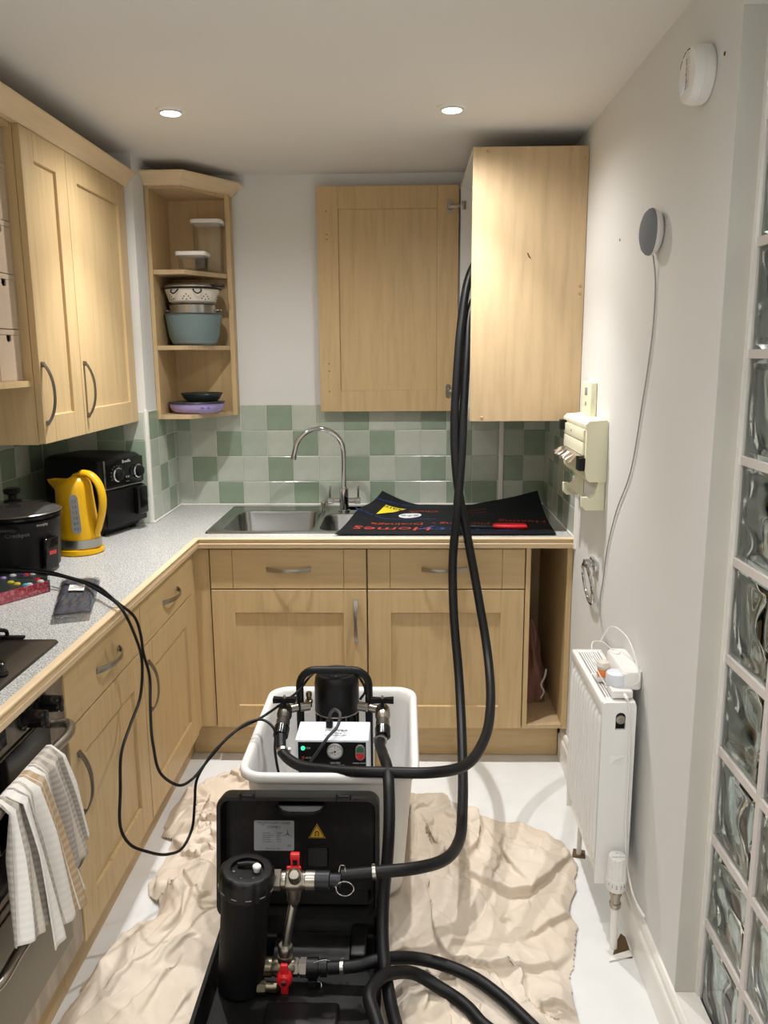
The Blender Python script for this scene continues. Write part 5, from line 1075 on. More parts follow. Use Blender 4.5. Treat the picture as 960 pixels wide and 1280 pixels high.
# control box
BX0, BX1, BFY, BBY = 1.1005, 1.3115, -1.360, -1.240
bm = B(); box(bm, BX0, BX1, BFY, BBY, .275, .456, .0025); cb = obj('control_box', bm, M['cool_white'], t)
bm = B(); box(bm, BX0 + .008, BX1 - .008, BFY - .0016, BFY + .001, .282, .450, .0008); fp = obj('front_panel', bm, M['black_matt'], cb)
def fpl(x, z, d=.0024): return plane_fn((x, BFY - d, z), (1, 0, 0), (0, 0, 1))
for x, z, m_, nm in ((1.123, .432, M['led_green'], 'green_lamp'), (1.123, .402, M['led_red'], 'red_lamp')):
    bm = B(); cyl(bm, (x, BFY - .0016, z), (x, BFY - .0085, z), 1, seg=18, profile=[(0, .0062), (.003, .006), (.0065, .003), (.007, .0005)]); obj(nm, bm, m_, cb)
bm = B(); cyl(bm, (1.215, BFY - .0016, .424), (1.215, BFY - .010, .424), 1, seg=36, profile=[(0, .0232), (.006, .0232), (.008, .0215), (.0072, .0195)], caps=False); obj('gauge_ring', bm, M['grey'], cb)
bm = B(); cyl(bm, (1.215, BFY - .004, .424), (1.215, BFY - .0065, .424), .0200, seg=36); gf = obj('gauge_face', bm, M['white_ink'], cb)
bm = B()
for k in range(9):
    a = math.radians(220 - k * 32.5); text(bm, 'l', .007, plane_fn((1.215 + .0155 * math.cos(a), BFY - .0068, .424 + .0155 * math.sin(a)), (math.sin(a), 0, -math.cos(a)), (math.cos(a), 0, math.sin(a))))
for k, s in enumerate(('0', '1', '2', '3', '4')): a = math.radians(215 - k * 62); text(bm, s, .0065, plane_fn((1.215 + .0105 * math.cos(a), BFY - .0068, .424 + .0105 * math.sin(a)), (1, 0, 0), (0, 0, 1)))
text(bm, 'bar', .005, plane_fn((1.215, BFY - .0068, .415), (1, 0, 0), (0, 0, 1)))
tube(bm, [(1.219, BFY - .0085, .4245), (1.199, BFY - .0085, .420)], .0007, 5); cyl(bm, (1.215, BFY - .0066, .424), (1.215, BFY - .0092, .424), .0026, seg=12)
obj('gauge_marks', bm, M['ink'], gf, smooth=False)
sl = [(1.287 + .0135 * math.cos(a), .429 + .0145 * math.sin(a)) for a in [PI * k / 12 for k in range(13)]] + [(1.287 + .0135 * math.cos(a), .411 + .0145 * math.sin(a)) for a in [PI + PI * k / 12 for k in range(13)]]
bm = B(); prism(bm, sl, BFY - .0016, BFY - .006, axis='y'); obj('switch_surround', bm, M['grey'], cb, smooth=False)
si = lambda top: ([(1.287 + .0108 * math.cos(a), .428 + .0118 * math.sin(a)) for a in [PI * k / 12 for k in range(13)]] + [(1.2762, .4235), (1.2978, .4235)]) if top else ([(1.2978, .4165), (1.2762, .4165)] + [(1.287 + .0108 * math.cos(a), .412 + .0118 * math.sin(a)) for a in [PI + PI * k / 12 for k in range(13)]])
bm = B(); prism(bm, si(True), BFY - .006, BFY - .0095, axis='y'); obj('green_button', bm, M['green'], cb, smooth=False)
bm = B(); prism(bm, si(False), BFY - .006, BFY - .0095, axis='y'); obj('red_button', bm, M['red'], cb, smooth=False)
bm = B(); text(bm, 'ON', .008, fpl(1.138, .432)); text(bm, 'AUX', .008, fpl(1.138, .402)); text(bm, 'WATER', .0085, fpl(1.215, .386)); text(bm, 'PRESSURE/TEMP', .0075, fpl(1.215, .378)); text(bm, 'MAINS ON/OFF', .0062, fpl(1.287, .386)); obj('panel_print', bm, M['white_ink'], fp, smooth=False)
bm = B(); tp = plane_fn((1.215, -1.318, .4567), (1, 0, 0), (0, 1, 0)); text(bm, 'POWER', .016, lambda a, b_: tp(a, b_ + .017), sx=1.2); text(bm, 'flushing', .011, lambda a, b_: tp(a, b_ + .002)); text(bm, 'POWERFLUSH', .010, lambda a, b_: tp(a, b_ - .014)); obj('top_print', bm, M['ink'], cb, smooth=False)
bm = B(); box(bm, 1.182, 1.202, -1.288, -1.266, .4565, .480, .004); obj('cable_gland', bm, M['black'], cb)
bm = B(); tube(bm, spline([(1.192, -1.277, .478), (1.194, -1.275, .495), (1.208, -1.283, .514), (1.224, -1.30, .512), (1.223, -1.33, .490), (1.195, -1.368, .468), (1.165, -1.374, .425), (1.136, -1.370, .378), (1.125, -1.372, .34)], 6), .0046, 9); obj('control_lead', bm, mat('grey_lead', srgb(58, 58, 60), .5), t)
# side valves
for s, vx, nm in ((-1, 1.052, 'left'), (1, 1.347, 'right')):
    xf = 1.0905 if s < 0 else 1.304
    bm = B(); cyl(bm, (xf + s * .006, -1.19, .478), (vx, -1.21, .478), .013, seg=16); cyl(bm, (xf - s * .030, -1.17, .474), (xf - s * .004, -1.18, .474), .0145, seg=14); v_ = obj('elbow_pipe', bm, M['nickel'], t)
    bm = B(); p0 = Vector((vx, -1.195, .487)); p1 = Vector((vx + s * .003, -1.292, .440)); cyl(bm, p0, p1, 1, seg=20, profile=[(0, .014), (.012, .021), (.040, .023), (.055, .018), (.060, .0205), (.085, .0205), (.088, .0225), (.107, .022)]); lv = obj('ball_valve', bm, mat('tarnished_brass', srgb(92, 88, 82), .4, .9) if s < 0 else M['nickel'], t)
    bm = B(); q0 = p1 + Vector((0, -.001, -.001)); d_ = (p1 - p0).normalized(); cyl(bm, p0 + d_ * .085, p0 + d_ * .118, 1, seg=20, profile=[(0, .0232), (.03, .0225), (.033, .019)]); cyl(bm, p0 + d_ * .1182, p0 + d_ * .1188, .0165, seg=18); obj('valve_nozzle', bm, M['black_gloss'], lv)
    bm = B(); hc = Vector((vx - s * .000, -1.222, .517)); cyl(bm, hc - Vector((0, 0, .028)), hc - Vector((0, 0, .001)), .006, seg=12)
    for q in (-1, 1): prism(bm, [(hc.x + q * .006, hc.y - .006), (hc.x + q * .034, hc.y - .011), (hc.x + q * .034, hc.y + .011), (hc.x + q * .006, hc.y + .006)], hc.z - .008, hc.z + .007)
    box(bm, hc.x - .007, hc.x + .007, hc.y - .007, hc.y + .007, hc.z - .006, hc.z + .006, .001); obj('wing_handle', bm, M['black_matt'], lv, smooth=False)
    bm = B(); cyl(bm, hc + Vector((0, 0, .006)), hc + Vector((0, 0, .014)), .0045, .003, 12); obj('handle_nut', bm, M['nickel'], lv)
bm = B(); cyl(bm, (1.117, -1.15, .462), (1.117, -1.15, .512), 1, seg=14, profile=[(0, .009), (.012, .009), (.013, .0115), (.022, .0115), (.024, .008), (.034, .008), (.036, .0095), (.048, .009)]); obj('brass_outlet', bm, M['brass'], t)
bm = B(); tube(bm, spline([(1.336, -1.30, .40), (1.337, -1.318, .37), (1.338, -1.33, .30), (1.332, -1.30, .20)], 5), .011, 12); obj('clear_pipe', bm, mat('stained_pipe', srgb(190, 158, 108), .35), t)

# ---------------------------------------------------------------- hoses
HR = .0152
def hose(name, label, pts, r=HR, ends=(), n=8, seg=14):
    t = thing(name, label, 'hose', tuple(pts[len(pts) // 2][:2]) + (0.03,))
    bm = B(); sp = spline(pts, n); tube(bm, sp, r, seg); obj('hose_body', bm, M['hose'], t)
    return t, sp
def clamp(parent, p, d, r, L=.010, m_=None):
    p = Vector(p); d = Vector(d).normalized(); bm = B(); u, v = frame_of(d)
    cyl(bm, p, p + d * L, 1, seg=20, profile=[(0, r), (.001, r + .0022), (L - .001, r + .0022), (L, r)])
    c = p + d * L / 2 + u * (r + .004); b2 = B(); bmesh.ops.create_cube(b2, size=1); b2.free()
    cyl(bm, c - v * .008, c + v * .008, .0042, seg=10); return obj('hose_clamp', bm, M['steel'], parent)
HA = [(1.80, -.36, 2.02), (1.72, -.42, 1.93), (1.648, -.50, 1.81), (1.618, -.55, 1.655), (1.6, -.6, 1.461), (1.59, -.65, 1.268), (1.598, -.70, 1.105), (1.633, -.74, .914), (1.666, -.80, .729), (1.693, -.92, .541), (1.685, -1.1, .451), (1.648, -1.28, .419), (1.578, -1.43, .416), (1.487, -1.512, .441), (1.36, -1.512, .441), (1.204, -1.462, .420), (1.105, -1.412, .412), (1.062, -1.362, .424), (1.053, -1.318, .447)]
h, sp = hose('long_hose', 'long black hose from the wall cupboard curving to the pump left side', HA); clamp(h, sp[-10], sp[-2] - sp[-10], HR)
HB = [(1.84, -.38, 1.93), (1.74, -.43, 1.83), (1.655, -.50, 1.70), (1.637, -.56, 1.544), (1.622, -.63, 1.322), (1.612, -.685, 1.158), (1.596, -.735, .995), (1.582, -.765, .832), (1.582, -.83, .68), (1.595, -.96, .472), (1.592, -1.18, .328), (1.578, -1.4, .271), (1.56, -1.54, .261), (1.513, -1.66, .283), (1.442, -1.73, .308), (1.345, -1.755, .313), (1.262, -1.762, .308)]
h, sp = hose('filter_hose', 'black hose from the wall cupboard looping low to the filter upper valve', HB); clamp(h, sp[-9], sp[-1] - sp[-9], HR)
bm = B(); q = Vector((1.272, -1.790, .293)); tube(bm, [q + Vector((.021 * math.cos(a), .0, .019 * math.sin(a))) for a in [2 * PI * i / 24 for i in range(24)]], .0016, 6, closed=True); tube(bm, [q + Vector((-.02, .0, .006)), q + Vector((-.055, .006, .004))], .0016, 6); tube(bm, spline([(1.257, -1.775, .327), (1.262, -1.772, .342), (1.269, -1.772, .342), (1.273, -1.775, .326)], 5), .0014, 6); obj('pull_ring', bm, M['chrome'], h)
HC = [(1.3505, -1.300, .436), (1.343, -1.33, .435), (1.352, -1.40, .438), (1.368, -1.50, .444), (1.373, -1.565, .425), (1.375, -1.625, .37), (1.371, -1.66, .295), (1.361, -1.70, .20), (1.361, -1.77, .125), (1.374, -1.86, .090), (1.402, -2.0, .085), (1.45, -2.18, .060), (1.60, -2.33, .020 + HR), (1.80, -2.30, .02 + HR), (1.84, -2.10, .02 + HR), (1.74, -1.97, .038), (1.688, -1.901, .045), (1.64, -1.839, .047), (1.584, -1.788, .052), (1.516, -1.757, .060), (1.44, -1.748, .072), (1.395, -1.766, .088), (1.345, -1.785, .096), (1.306, -1.790, .086), (1.228, -1.790, .077)]
h, sp = hose('return_hose', 'black hose from the pump right side looping round to the filter lower valve', HC); clamp(h, sp[4], sp[10] - sp[4], HR); clamp(h, sp[-5], sp[-1] - sp[-5], HR)
HE = [(1.86, -2.06, .036), (1.70, -1.99, .038), (1.589, -1.915, .045), (1.561, -1.872, .046), (1.496, -1.818, .052), (1.440, -1.803, .075), (1.392, -1.835, .106), (1.351, -1.885, .126), (1.335, -1.940, .132), (1.349, -1.985, .124), (1.385, -2.09, .100), (1.46, -2.28, .05), (1.65, -2.42, .036), (1.90, -2.33, .036), (1.93, -2.15, .036), (1.86, -2.06, .0362)]
h, sp = hose('coiled_hose', 'black hose coil lying on the dust sheet at the bottom edge', HE)

# ---------------------------------------------------------------- carry case with lid leaning on the tub
t = thing('carry_case', 'worn open black plastic carry case with its lid leaning on the tub', 'case', (1.15, -1.8, 0.02))
CX0, CX1 = .936, 1.360
hy_, hz_ = -1.600, .088; ty_, tz_ = -1.540, .402
Lh = math.hypot(ty_ - hy_, tz_ - hz_); vL = Vector((0, (ty_ - hy_) / Lh, (tz_ - hz_) / Lh)); nL = Vector((0, -vL.z, vL.y)); oL = Vector((0, hy_, hz_))
def LP(x, s, d): return oL + vL * s + nL * d + Vector((x, 0, 0))
lx0, lx1 = .922, 1.350
def lid_out(k, r): return [(a, b_) for a, b_ in rrect(lx0 + k, lx1 - k, 0.0 + k, Lh - k, r, 5)]
bm = B()
dB = -.014; dF = .046          # shell depth: back (towards the tub) and open front edge
ring_loft(bm, [[LP(a, b_, dB) for a, b_ in lid_out(.010, .026)], [LP(a, b_, dB + .006) for a, b_ in lid_out(.002, .03)], [LP(a, b_, dF - .008) for a, b_ in lid_out(0, .032)], [LP(a, b_, dF) for a, b_ in lid_out(.002, .03)], [LP(a, b_, dF) for a, b_ in lid_out(.012, .022)], [LP(a, b_, 0.0) for a, b_ in lid_out(.018, .020)], [LP(a, b_, -.004) for a, b_ in lid_out(.024, .018)]])
ld = obj('lid_shell', bm, M['case'], t, angle=40)
bm = B(); hp = [(1.075, Lh - .022), (1.210, Lh - .022), (1.196, Lh - .044), (1.178, Lh - .052), (1.107, Lh - .052), (1.089, Lh - .044)]
ring_loft(bm, [[LP(a, b_, dF + .0006) for a, b_ in hp], [LP(a * .94 + 1.1425 * .06, (b_ - (Lh - .035)) * .8 + Lh - .035, dF - .006) for a, b_ in hp], [LP(a * .9 + 1.1425 * .1, (b_ - (Lh - .035)) * .62 + Lh - .035, dF - .006) for a, b_ in hp], [LP(a * .9 + 1.1425 * .1, (b_ - (Lh - .035)) * .62 + Lh - .035, -.003) for a, b_ in hp]], False, False); 
obj('handle_recess', bm, M['case'], ld, angle=30)
bm = B(); ring_loft(bm, [[LP(a * .9 + 1.1425 * .1, (b_ - (Lh - .035)) * .60 + Lh - .035, d) for a, b_ in hp] for d in (.018, .030)]); obj('shaded_opening', bm, M['grey'], ld, smooth=False)  # grey slab painted as the shaded tub seen through the handle opening
for x in (1.004, 1.256):
    bm = B()
    for a in (-.020, .016): p = [LP(x + a, Lh - .008, dF - .010), LP(x + a + .004, Lh + .004, dF + .003)]; box(bm, p[0].x, p[1].x, min(p[0].y, p[1].y), max(p[0].y, p[1].y), p[0].z, p[1].z + .004, .001)
    p = [LP(x - .014, Lh - .006, dF - .008), LP(x + .014, Lh + .002, dF + .001)]; box(bm, p[0].x, p[1].x, min(p[0].y, p[1].y), max(p[0].y, p[1].y), p[0].z, p[1].z, .001); obj('latch', bm, M['black'], ld)
# rating plate and warning triangle
def LF(x, s, d=-.0030): return lambda a, b_: LP(x + a, s + b_, d)
bm = B(); ring_loft(bm, [[LP(a, b_, -.0045) for a, b_ in rrect(1.013, 1.120, .158, .238, .003, 2)], [LP(a, b_, -.0034) for a, b_ in rrect(1.013, 1.120, .158, .238, .003, 2)]]); rp = obj('rating_plate', bm, mat('dull_alloy', srgb(150, 152, 154), .45, .3), ld, smooth=False)
bm = B(); text(bm, 'MODUFLUS RAPID CLEANER', .0092, LF(1.0665, .2315), sx=.74); text(bm, 'COMBO', .0100, LF(1.0665, .2205)); text(bm, 'Type', .005, LF(1.036, .2265))
for k, (a, b_) in enumerate((('Serial No', '000427'), ('Max pressure', '6 bar'), ('Max temp', '90 C'), ('Flow rate', '60 l/m'), ('Connection', '3/4 in'))): text(bm, a, .0052, LF(1.036, .205 - k * .0058), align='LEFT'); text(bm, b_, .0052, LF(1.074, .205 - k * .0058), align='LEFT')
text(bm, 'Made in  EU  www', .0052, LF(1.064, .1635)); text(bm, '|||||', .008, LF(1.107, .172)); C_ = LF(1.103, .203)
for a in (100, 215, 330): a = math.radians(a); P_ = [C_(.0012 * math.cos(a + 1.57), .0012 * math.sin(a + 1.57)), C_(.0012 * math.cos(a - 1.57), .0012 * math.sin(a - 1.57)), C_(.015 * math.cos(a - .15), .015 * math.sin(a - .15))]; bm.faces.new([bm.verts.new(p) for p in P_])
obj('plate_print', bm, M['ink'], rp, smooth=False)
tri = lambda s: [(1.181 + s * .026 * math.cos(a), .205 + s * .026 * math.sin(a)) for a in (PI / 2, PI / 2 + 2 * PI / 3, PI / 2 + 4 * PI / 3)]
bm = B(); ring_loft(bm, [[LP(a, b_, -.0045) for a, b_ in tri(1.0)], [LP(a, b_, -.0036) for a, b_ in tri(1.0)]]); wt = obj('warning_triangle', bm, mat('amber_print', srgb(196, 150, 20), .6), ld, smooth=False)
bm = B()
for s0, s1 in ((.92, .78),):
    A_ = tri(s0); B_ = tri(s1); ring_loft(bm, [[LP(a, b_, -.0030) for a, b_ in A_], [LP(a, b_, -.0030) for a, b_ in B_]], False, False)
cu = [(1.181 + .0062 * math.cos(a), .2055 + .0062 * math.sin(a)) for a in [math.radians(-40 + 260 * k / 12) for k in range(13)]]; ci = [(1.181 + .0034 * math.cos(a), .2055 + .0034 * math.sin(a)) for a in [math.radians(-40 + 260 * k / 12) for k in range(13)]]
ring_loft(bm, [[LP(a, b_, -.0030) for a, b_ in cu], [LP(a, b_, -.0030) for a, b_ in ci]], False, False, closed=False)
for s in (-1, 1): bm.faces.new([bm.verts.new(LP(1.181 + s * x, z, -.0030)) for x, z in ((.002, .2015), (.0060, .2015), (.0060, .198), (.002, .198))])
obj('triangle_print', bm, M['ink'], wt, smooth=False)
bm = B(); ring_loft(bm, [[LP(a, b_, -.004) for a, b_ in rrect(1.155, 1.212, .118, .172, .006, 3)], [LP(a, b_, .006) for a, b_ in rrect(1.158, 1.209, .121, .169, .005, 3)]]); obj('lid_boss', bm, M['case'], ld, angle=30)
bm = B(); ring_loft(bm, [[LP(a, b_, -.004) for a, b_ in rrect(.99, 1.322, .020, .060, .006, 3)], [LP(a, b_, .012) for a, b_ in rrect(.994, 1.318, .024, .056, .005, 3)]]); obj('lid_rib', bm, M['case'], ld, angle=30)
# base tray
BYB, BYF = -1.606, -2.055
bo = lambda k, r: rrect(CX0 + k, CX1 - k, BYF + k, BYB - k, r, 5)
bm = B(); ring_loft(bm, [at_z(bo(.012, .03), .021), at_z(bo(.004, .034), .026), at_z(bo(0, .036), .080), at_z(bo(.001, .035), .086), at_z(bo(.010, .028), .086), at_z(bo(.014, .026), .080), at_z(bo(.018, .024), .040), at_z(bo(.024, .02), .034)]); bs = obj('base_shell', bm, M['case'], t, angle=40)
bm = B(); tube(bm, [(1.02, -1.603, .088), (1.30, -1.603, .088)], .006, 10)
for x in (1.045, 1.105, 1.16, 1.215, 1.275): cyl(bm, (x - .014, -1.603, .088), (x + .014, -1.603, .088), .0085, seg=12)
obj('hinge', bm, M['case'], t)
# moulded half-round rest, end block and front tray wall inside the base
bm = B(); prism(bm, [(-1.632 - .055 * (1 - math.cos(a)), .036 + .036 * math.sin(a)) for a in [PI * k / 12 for k in range(13)]], 1.085, 1.275, axis='x'); obj('moulded_rest', bm, M['case'], bs, angle=50)
bm = B(); box(bm, 1.2755, 1.318, -1.74, -1.628, .035, .074, .006); obj('moulded_block', bm, M['case'], bs, angle=50)
bm = B(); box(bm, 1.09, 1.262, -1.96, -1.862, .035, .050, .008); obj('moulded_tray', bm, M['case'], bs, angle=50)
bm = B(); box(bm, .962, 1.335, -2.03, -1.965, .035, .072, .012); obj('moulded_step', bm, M['case'], bs, angle=50)

# ---------------------------------------------------------------- magnetic filter standing in the case
t = thing('filter_canister', 'tall black filter canister with ribbed cap and red-handled valves in the case', 'filter', (1.02, -1.8, .035))
b0 = Vector((1.016, -1.800, .037)); b1_ = Vector((1.044, -1.800, .352)); dF_ = (b1_ - b0).normalized(); LL = (b1_ - b0).length
uF = Vector((dF_.z, 0, -dF_.x)); wF = Vector((0, 1, 0))
def FP(a, r, s): return b0 + dF_ * s + (uF * math.cos(a) + wF * math.sin(a)) * r
def frings(bm, prof, n=48, fn=None): ring_loft(bm, [[FP(2 * PI * k / n, r * (fn(2 * PI * k / n, i) if fn else 1), s) for k in range(n)] for i, (s, r) in enumerate(prof)])
bm = B(); frings(bm, [(0, .050), (.004, .0555), (LL - .052, .0575), (LL - .05, .0575)]); cn = obj('canister_body', bm, M['black_matt'], t)
sc = lambda a, i: 1.0 if i in (0, 5, 6, 7, 8, 9) else 1 - .035 * max(0, math.cos(12 * a)) ** 2
bm = B(); frings(bm, [(LL - .054, .058), (LL - .052, .0645), (LL - .020, .0655), (LL - .006, .0640), (LL - .001, .059), (LL, .054), (LL, .040), (LL - .010, .039), (LL - .010, .001)], 96, sc); cp = obj('screw_cap', bm, M['black'], t, angle=50)
bm = B()
for k in range(12): a = 2 * PI * k / 12 + .26; tube(bm, [FP(a + q, .0655, LL - .040) for q in (-.10, 0, .10)], .0012, 6)
obj('cap_ridges', bm, M['grey_ink'], cp, kind='stuff')
q = FP(.2, .022, LL - .009); bm = B(); cyl(bm, q, q + dF_ * .017, 1, seg=20, profile=[(0, .007), (.008, .0072), (.009, .010), (.014, .010), (.017, .007)]); obj('vent_knob', bm, M['white'], cp)
bm = B(); p0 = FP(2.6, .030, LL - .004); p1 = FP(.75, .030, LL - .002); tube(bm, [p0, (p0 + p1) / 2 + dF_ * .003, p1], .006, 8); obj('cap_lever', bm, M['black'], cp)
bm = B()
for a in (1.1, 2.2, 3.3, 4.4, 5.4): p = FP(a, .031, LL - .0098); cyl(bm, p, p + dF_ * .002, .0032, seg=10)
obj('cap_screws', bm, M['nickel'], cp, kind='stuff')
# upper valve
zu = .304; yu = -1.775
def X(bm, x0, x1, y, z, prof, seg=24): cyl(bm, (x0, y, z), (x1, y, z), 1, seg=seg, profile=prof)
bm = B(); X(bm, 1.092, 1.118, yu, zu, [(0, .0235), (.026, .0235)], 6); X(bm, 1.118, 1.20, yu, zu, [(0, .019), (.004, .0205), (.012, .0205), (.013, .0235), (.017, .0255), (.044, .0255), (.050, .0215), (.058, .0195), (.060, .0225), (.082, .0225)]); cyl(bm, (1.150, yu, zu), (1.148, yu, zu - .046), 1, seg=22, profile=[(0, .019), (.030, .0185), (.046, .016)]); vb = obj('upper_valve', bm, M['nickel'], t)
bm = B(); cyl(bm, (1.154, yu - .014, zu + .012), (1.154, yu - .028, zu + .038), 1, seg=24, profile=[(0, .0145), (.024, .0150), (.0275, .0140), (.0285, .0125), (.0235, .0105), (.0232, .001)]); obj('valve_stem', bm, M['nickel'], vb)
bm = B(); box(bm, 1.131, 1.166, yu + .006, yu + .014, zu + .010, zu + .030, .003); box(bm, 1.141, 1.146, yu + .008, yu + .018, zu + .026, zu + .050, .002); box(bm, 1.157, 1.162, yu + .008, yu + .018, zu + .026, zu + .050, .002); box(bm, 1.140, 1.163, yu + .008, yu + .022, zu + .046, zu + .062, .003); obj('red_handle', bm, M['red'], vb)
bm = B(); X(bm, 1.2005, 1.262, yu, zu, [(0, .0225), (.034, .023), (.036, .0165), (.061, .0165)]); obj('hose_coupling', bm, mat('blue_black_plastic', srgb(20, 22, 30), .4), t)
# bypass pipe and lower valve
zl = .078; yl_ = -1.790
bm = B(); cyl(bm, (1.1475, yu, zu - .050), (1.126, yl_, zl + .052), .0108, seg=18); obj('bypass_pipe', bm, M['steel'], t)
bm = B(); cyl(bm, (1.1485, yu, zu - .040), (1.1465, yu, zu - .064), 1, seg=6, profile=[(0, .0180), (.011, .0180), (.012, .0145), (.024, .0135)]); obj('pipe_nut', bm, M['nickel'], t)
bm = B(); cyl(bm, (1.1265, yl_, zl + .062), (1.124, yl_, zl + .020), 1, seg=22, profile=[(0, .0155), (.004, .0180), (.018, .0180), (.019, .0150), (.027, .0150), (.028, .0180), (.042, .0180)]); obj('pipe_nut', bm, M['nickel'], t)
aged = mat('aged_brass', srgb(112, 104, 88), .36, 1.0)
bm = B(); X(bm, 1.066, 1.150, yl_, zl, [(0, .0165), (.006, .0165), (.007, .0225), (.026, .0225), (.027, .0185), (.036, .0215), (.080, .0215), (.084, .019)]); lv = obj('lower_valve', bm, aged, t)
bm = B(); X(bm, 1.062, 1.082, yl_ - .034, zl - .026, [(0, .0160), (.020, .0160)], 6); X(bm, 1.082, 1.112, yl_ - .034, zl - .026, [(0, .0115), (.026, .0115), (.030, .008)]); obj('drain_stub', bm, aged, lv)
bm = B(); X(bm, 1.146, 1.176, yl_, zl, [(0, .0215), (.010, .0215), (.011, .0185), (.014, .0185), (.015, .0225), (.030, .0225)], 6); obj('steel_nut', bm, M['nickel'], lv)
bm = B(); box(bm, 1.1165, 1.1355, yl_ - .036, yl_ - .024, zl - .046, zl + .034, .004); cyl(bm, (1.126, yl_ - .020, zl - .006), (1.126, yl_ - .042, zl - .008), 1, seg=22, profile=[(0, .0185), (.016, .0185), (.0215, .014)]); rh = obj('red_handle', bm, M['red'], lv)
bm = B(); cyl(bm, (1.126, yl_ - .0415, zl - .008), (1.126, yl_ - .046, zl - .0085), .0062, seg=6); obj('handle_nut', bm, M['nickel'], rh)
bm = B(); X(bm, 1.1765, 1.226, yl_, zl, [(0, .0235), (.028, .0235), (.029, .0185), (.033, .0185), (.034, .0205), (.049, .0205)]); box(bm, 1.180, 1.202, yl_ - .024, yl_ - .004, zl - .034, zl - .020, .002); cu_ = obj('hose_coupling', bm, M['black'], t)
bm = B(); tube(bm, spline([(1.195, yl_ - .012, zl + .0235), (1.21, yl_ - .010, zl + .028), (1.224, yl_ - .006, zl + .027), (1.234, yl_ - .006, zl + .024)], 4), .0014, 6); obj('pull_ring', bm, M['chrome'], cu_)
bm = B(); tube(bm, spline([(1.195, yl_ - .017, zl - .026), (1.213, yl_ - .024, zl - .020), (1.215, yl_ - .032, zl - .036), (1.216, yl_ - .032, zl - .040)], 4), .0015, 6); obj('pull_ring', bm, M['chrome'], cu_)

# ---------------------------------------------------------------- power cables
def cable(label, pts, r=.0040):
    bm = B(); tube(bm, spline(pts, 8), r, 9); o = obj('power_cable', bm, M['hose']); tag(o, label, 'cable'); return o
cable('black power cable over the worktop edge, sagging low and ending at the motor', [(0.02, -1.02, .9005), (0.10, -1.08, .925), (0.18, -1.14, .938), (0.275, -1.221, .929), (0.374, -1.256, .927), (0.470, -1.315, .924), (0.575, -1.390, .920), (0.664, -1.480, .9), (0.694, -1.462, .862), (0.702, -1.436, .797), (0.704, -1.432, .75), (0.712, -1.415, .667), (0.722, -1.456, .598), (0.740, -1.506, .512), (0.765, -1.525, .435), (0.800, -1.520, .405), (0.825, -1.455, .385), (0.862, -1.40, .418), (0.913, -1.33, .459), (0.988, -1.25, .474), (1.025, -1.22, .490), (1.087, -1.186, .527), (1.135, -1.125, .566), (1.193, -1.085, .569), (1.243, -1.10, .567), (1.275, -1.115, .540), (1.290, -1.12, .500), (1.274, -1.125, .475)])
cable('black power cable looping almost to the floor before entering the tub', [(0.02, -1.16, .9002), (0.12, -1.22, .93), (0.246, -1.273, .936), (0.385, -1.291, .930), (0.497, -1.340, .923), (0.603, -1.428, .912), (0.688, -1.518, .893), (0.699, -1.473, .81), (0.699, -1.431, .72), (0.699, -1.461, .634), (0.699, -1.555, .591), (0.699, -1.629, .551), (0.701, -1.657, .471), (0.708, -1.688, .373), (0.72, -1.668, .323), (0.75, -1.629, .277), (0.78, -1.563, .226), (0.80, -1.491, .20), (0.81, -1.433, .218), (0.82, -1.425, .294), (0.832, -1.428, .372), (0.865, -1.40, .425), (0.918, -1.35, .468), (0.955, -1.30, .480), (0.994, -1.28, .479), (1.030, -1.30, .462), (1.034, -1.315, .40), (1.05, -1.30, .26)])

# ---------------------------------------------------------------- dust sheet
def vnoise(x, y, seed):
    xi = np.floor(x).astype(np.int64); yi = np.floor(y).astype(np.int64); fx = x - xi; fy = y - yi
    def h(a, b): 
        v = (a * 374761393 + b * 668265263 + seed * 144665) & 0xffffffff
        v = ((v ^ (v >> 13)) * 1274126177) & 0xffffffff
        return ((v ^ (v >> 16)) & 0xffff) / 65535.0
    sx = fx * fx * (3 - 2 * fx); sy = fy * fy * (3 - 2 * fy)
    return (h(xi, yi) * (1 - sx) + h(xi + 1, yi) * sx) * (1 - sy) + (h(xi, yi + 1) * (1 - sx) + h(xi + 1, yi + 1) * sx) * sy
def seg_dist(x, y, P):
    """distance and side (+ left of travel) to a polyline, with the position along it"""
    best = np.full(x.shape, 9.0); side = np.zeros(x.shape); along = np.zeros(x.shape); n = len(P) - 1
    for i in range(n):
        ax_, ay_ = P[i]; bx_, by_ = P[i + 1]; dx, dy = bx_ - ax_, by_ - ay_; L2 = dx * dx + dy * dy
        tt = np.clip(((x - ax_) * dx + (y - ay_) * dy) / L2, 0, 1); px = ax_ + tt * dx; py = ay_ + tt * dy
        d = np.hypot(x - px, y - py); m = d < best
        best = np.where(m, d, best); side = np.where(m, np.sign(dx * (y - ay_) - dy * (x - ax_)), side); along = np.where(m, (i + tt) / n, along)
    return best, side, along
OUTLINE = [(0.606, -2.45), (0.602, -2.1), (0.602, -1.931), (0.614, -1.786), (0.655, -1.618), (0.677, -1.587), (0.727, -1.538), (0.714, -1.472), (0.674, -1.438), (0.657, -1.384), (0.663, -1.287), (0.664, -1.161), (0.622, -1.14), (0.612, -1.047), (0.616, -0.973), (0.638, -0.867), (0.702, -0.771), (0.796, -0.723), (0.93, -0.78), (1.15, -0.86), (1.433, -0.874), (1.566, -0.872), (1.574, -0.976), (1.643, -0.965), (1.68, -1.009), (1.731, -1.037), (1.796, -1.046), (1.879, -1.10), (1.888, -1.123), (1.936, -1.20), (1.937, -1.282), (1.905, -1.414), (1.879, -1.483), (1.882, -1.564), (1.865, -1.625), (1.833, -1.724), (1.819, -1.85), (1.84, -1.95), (1.86, -2.45)]
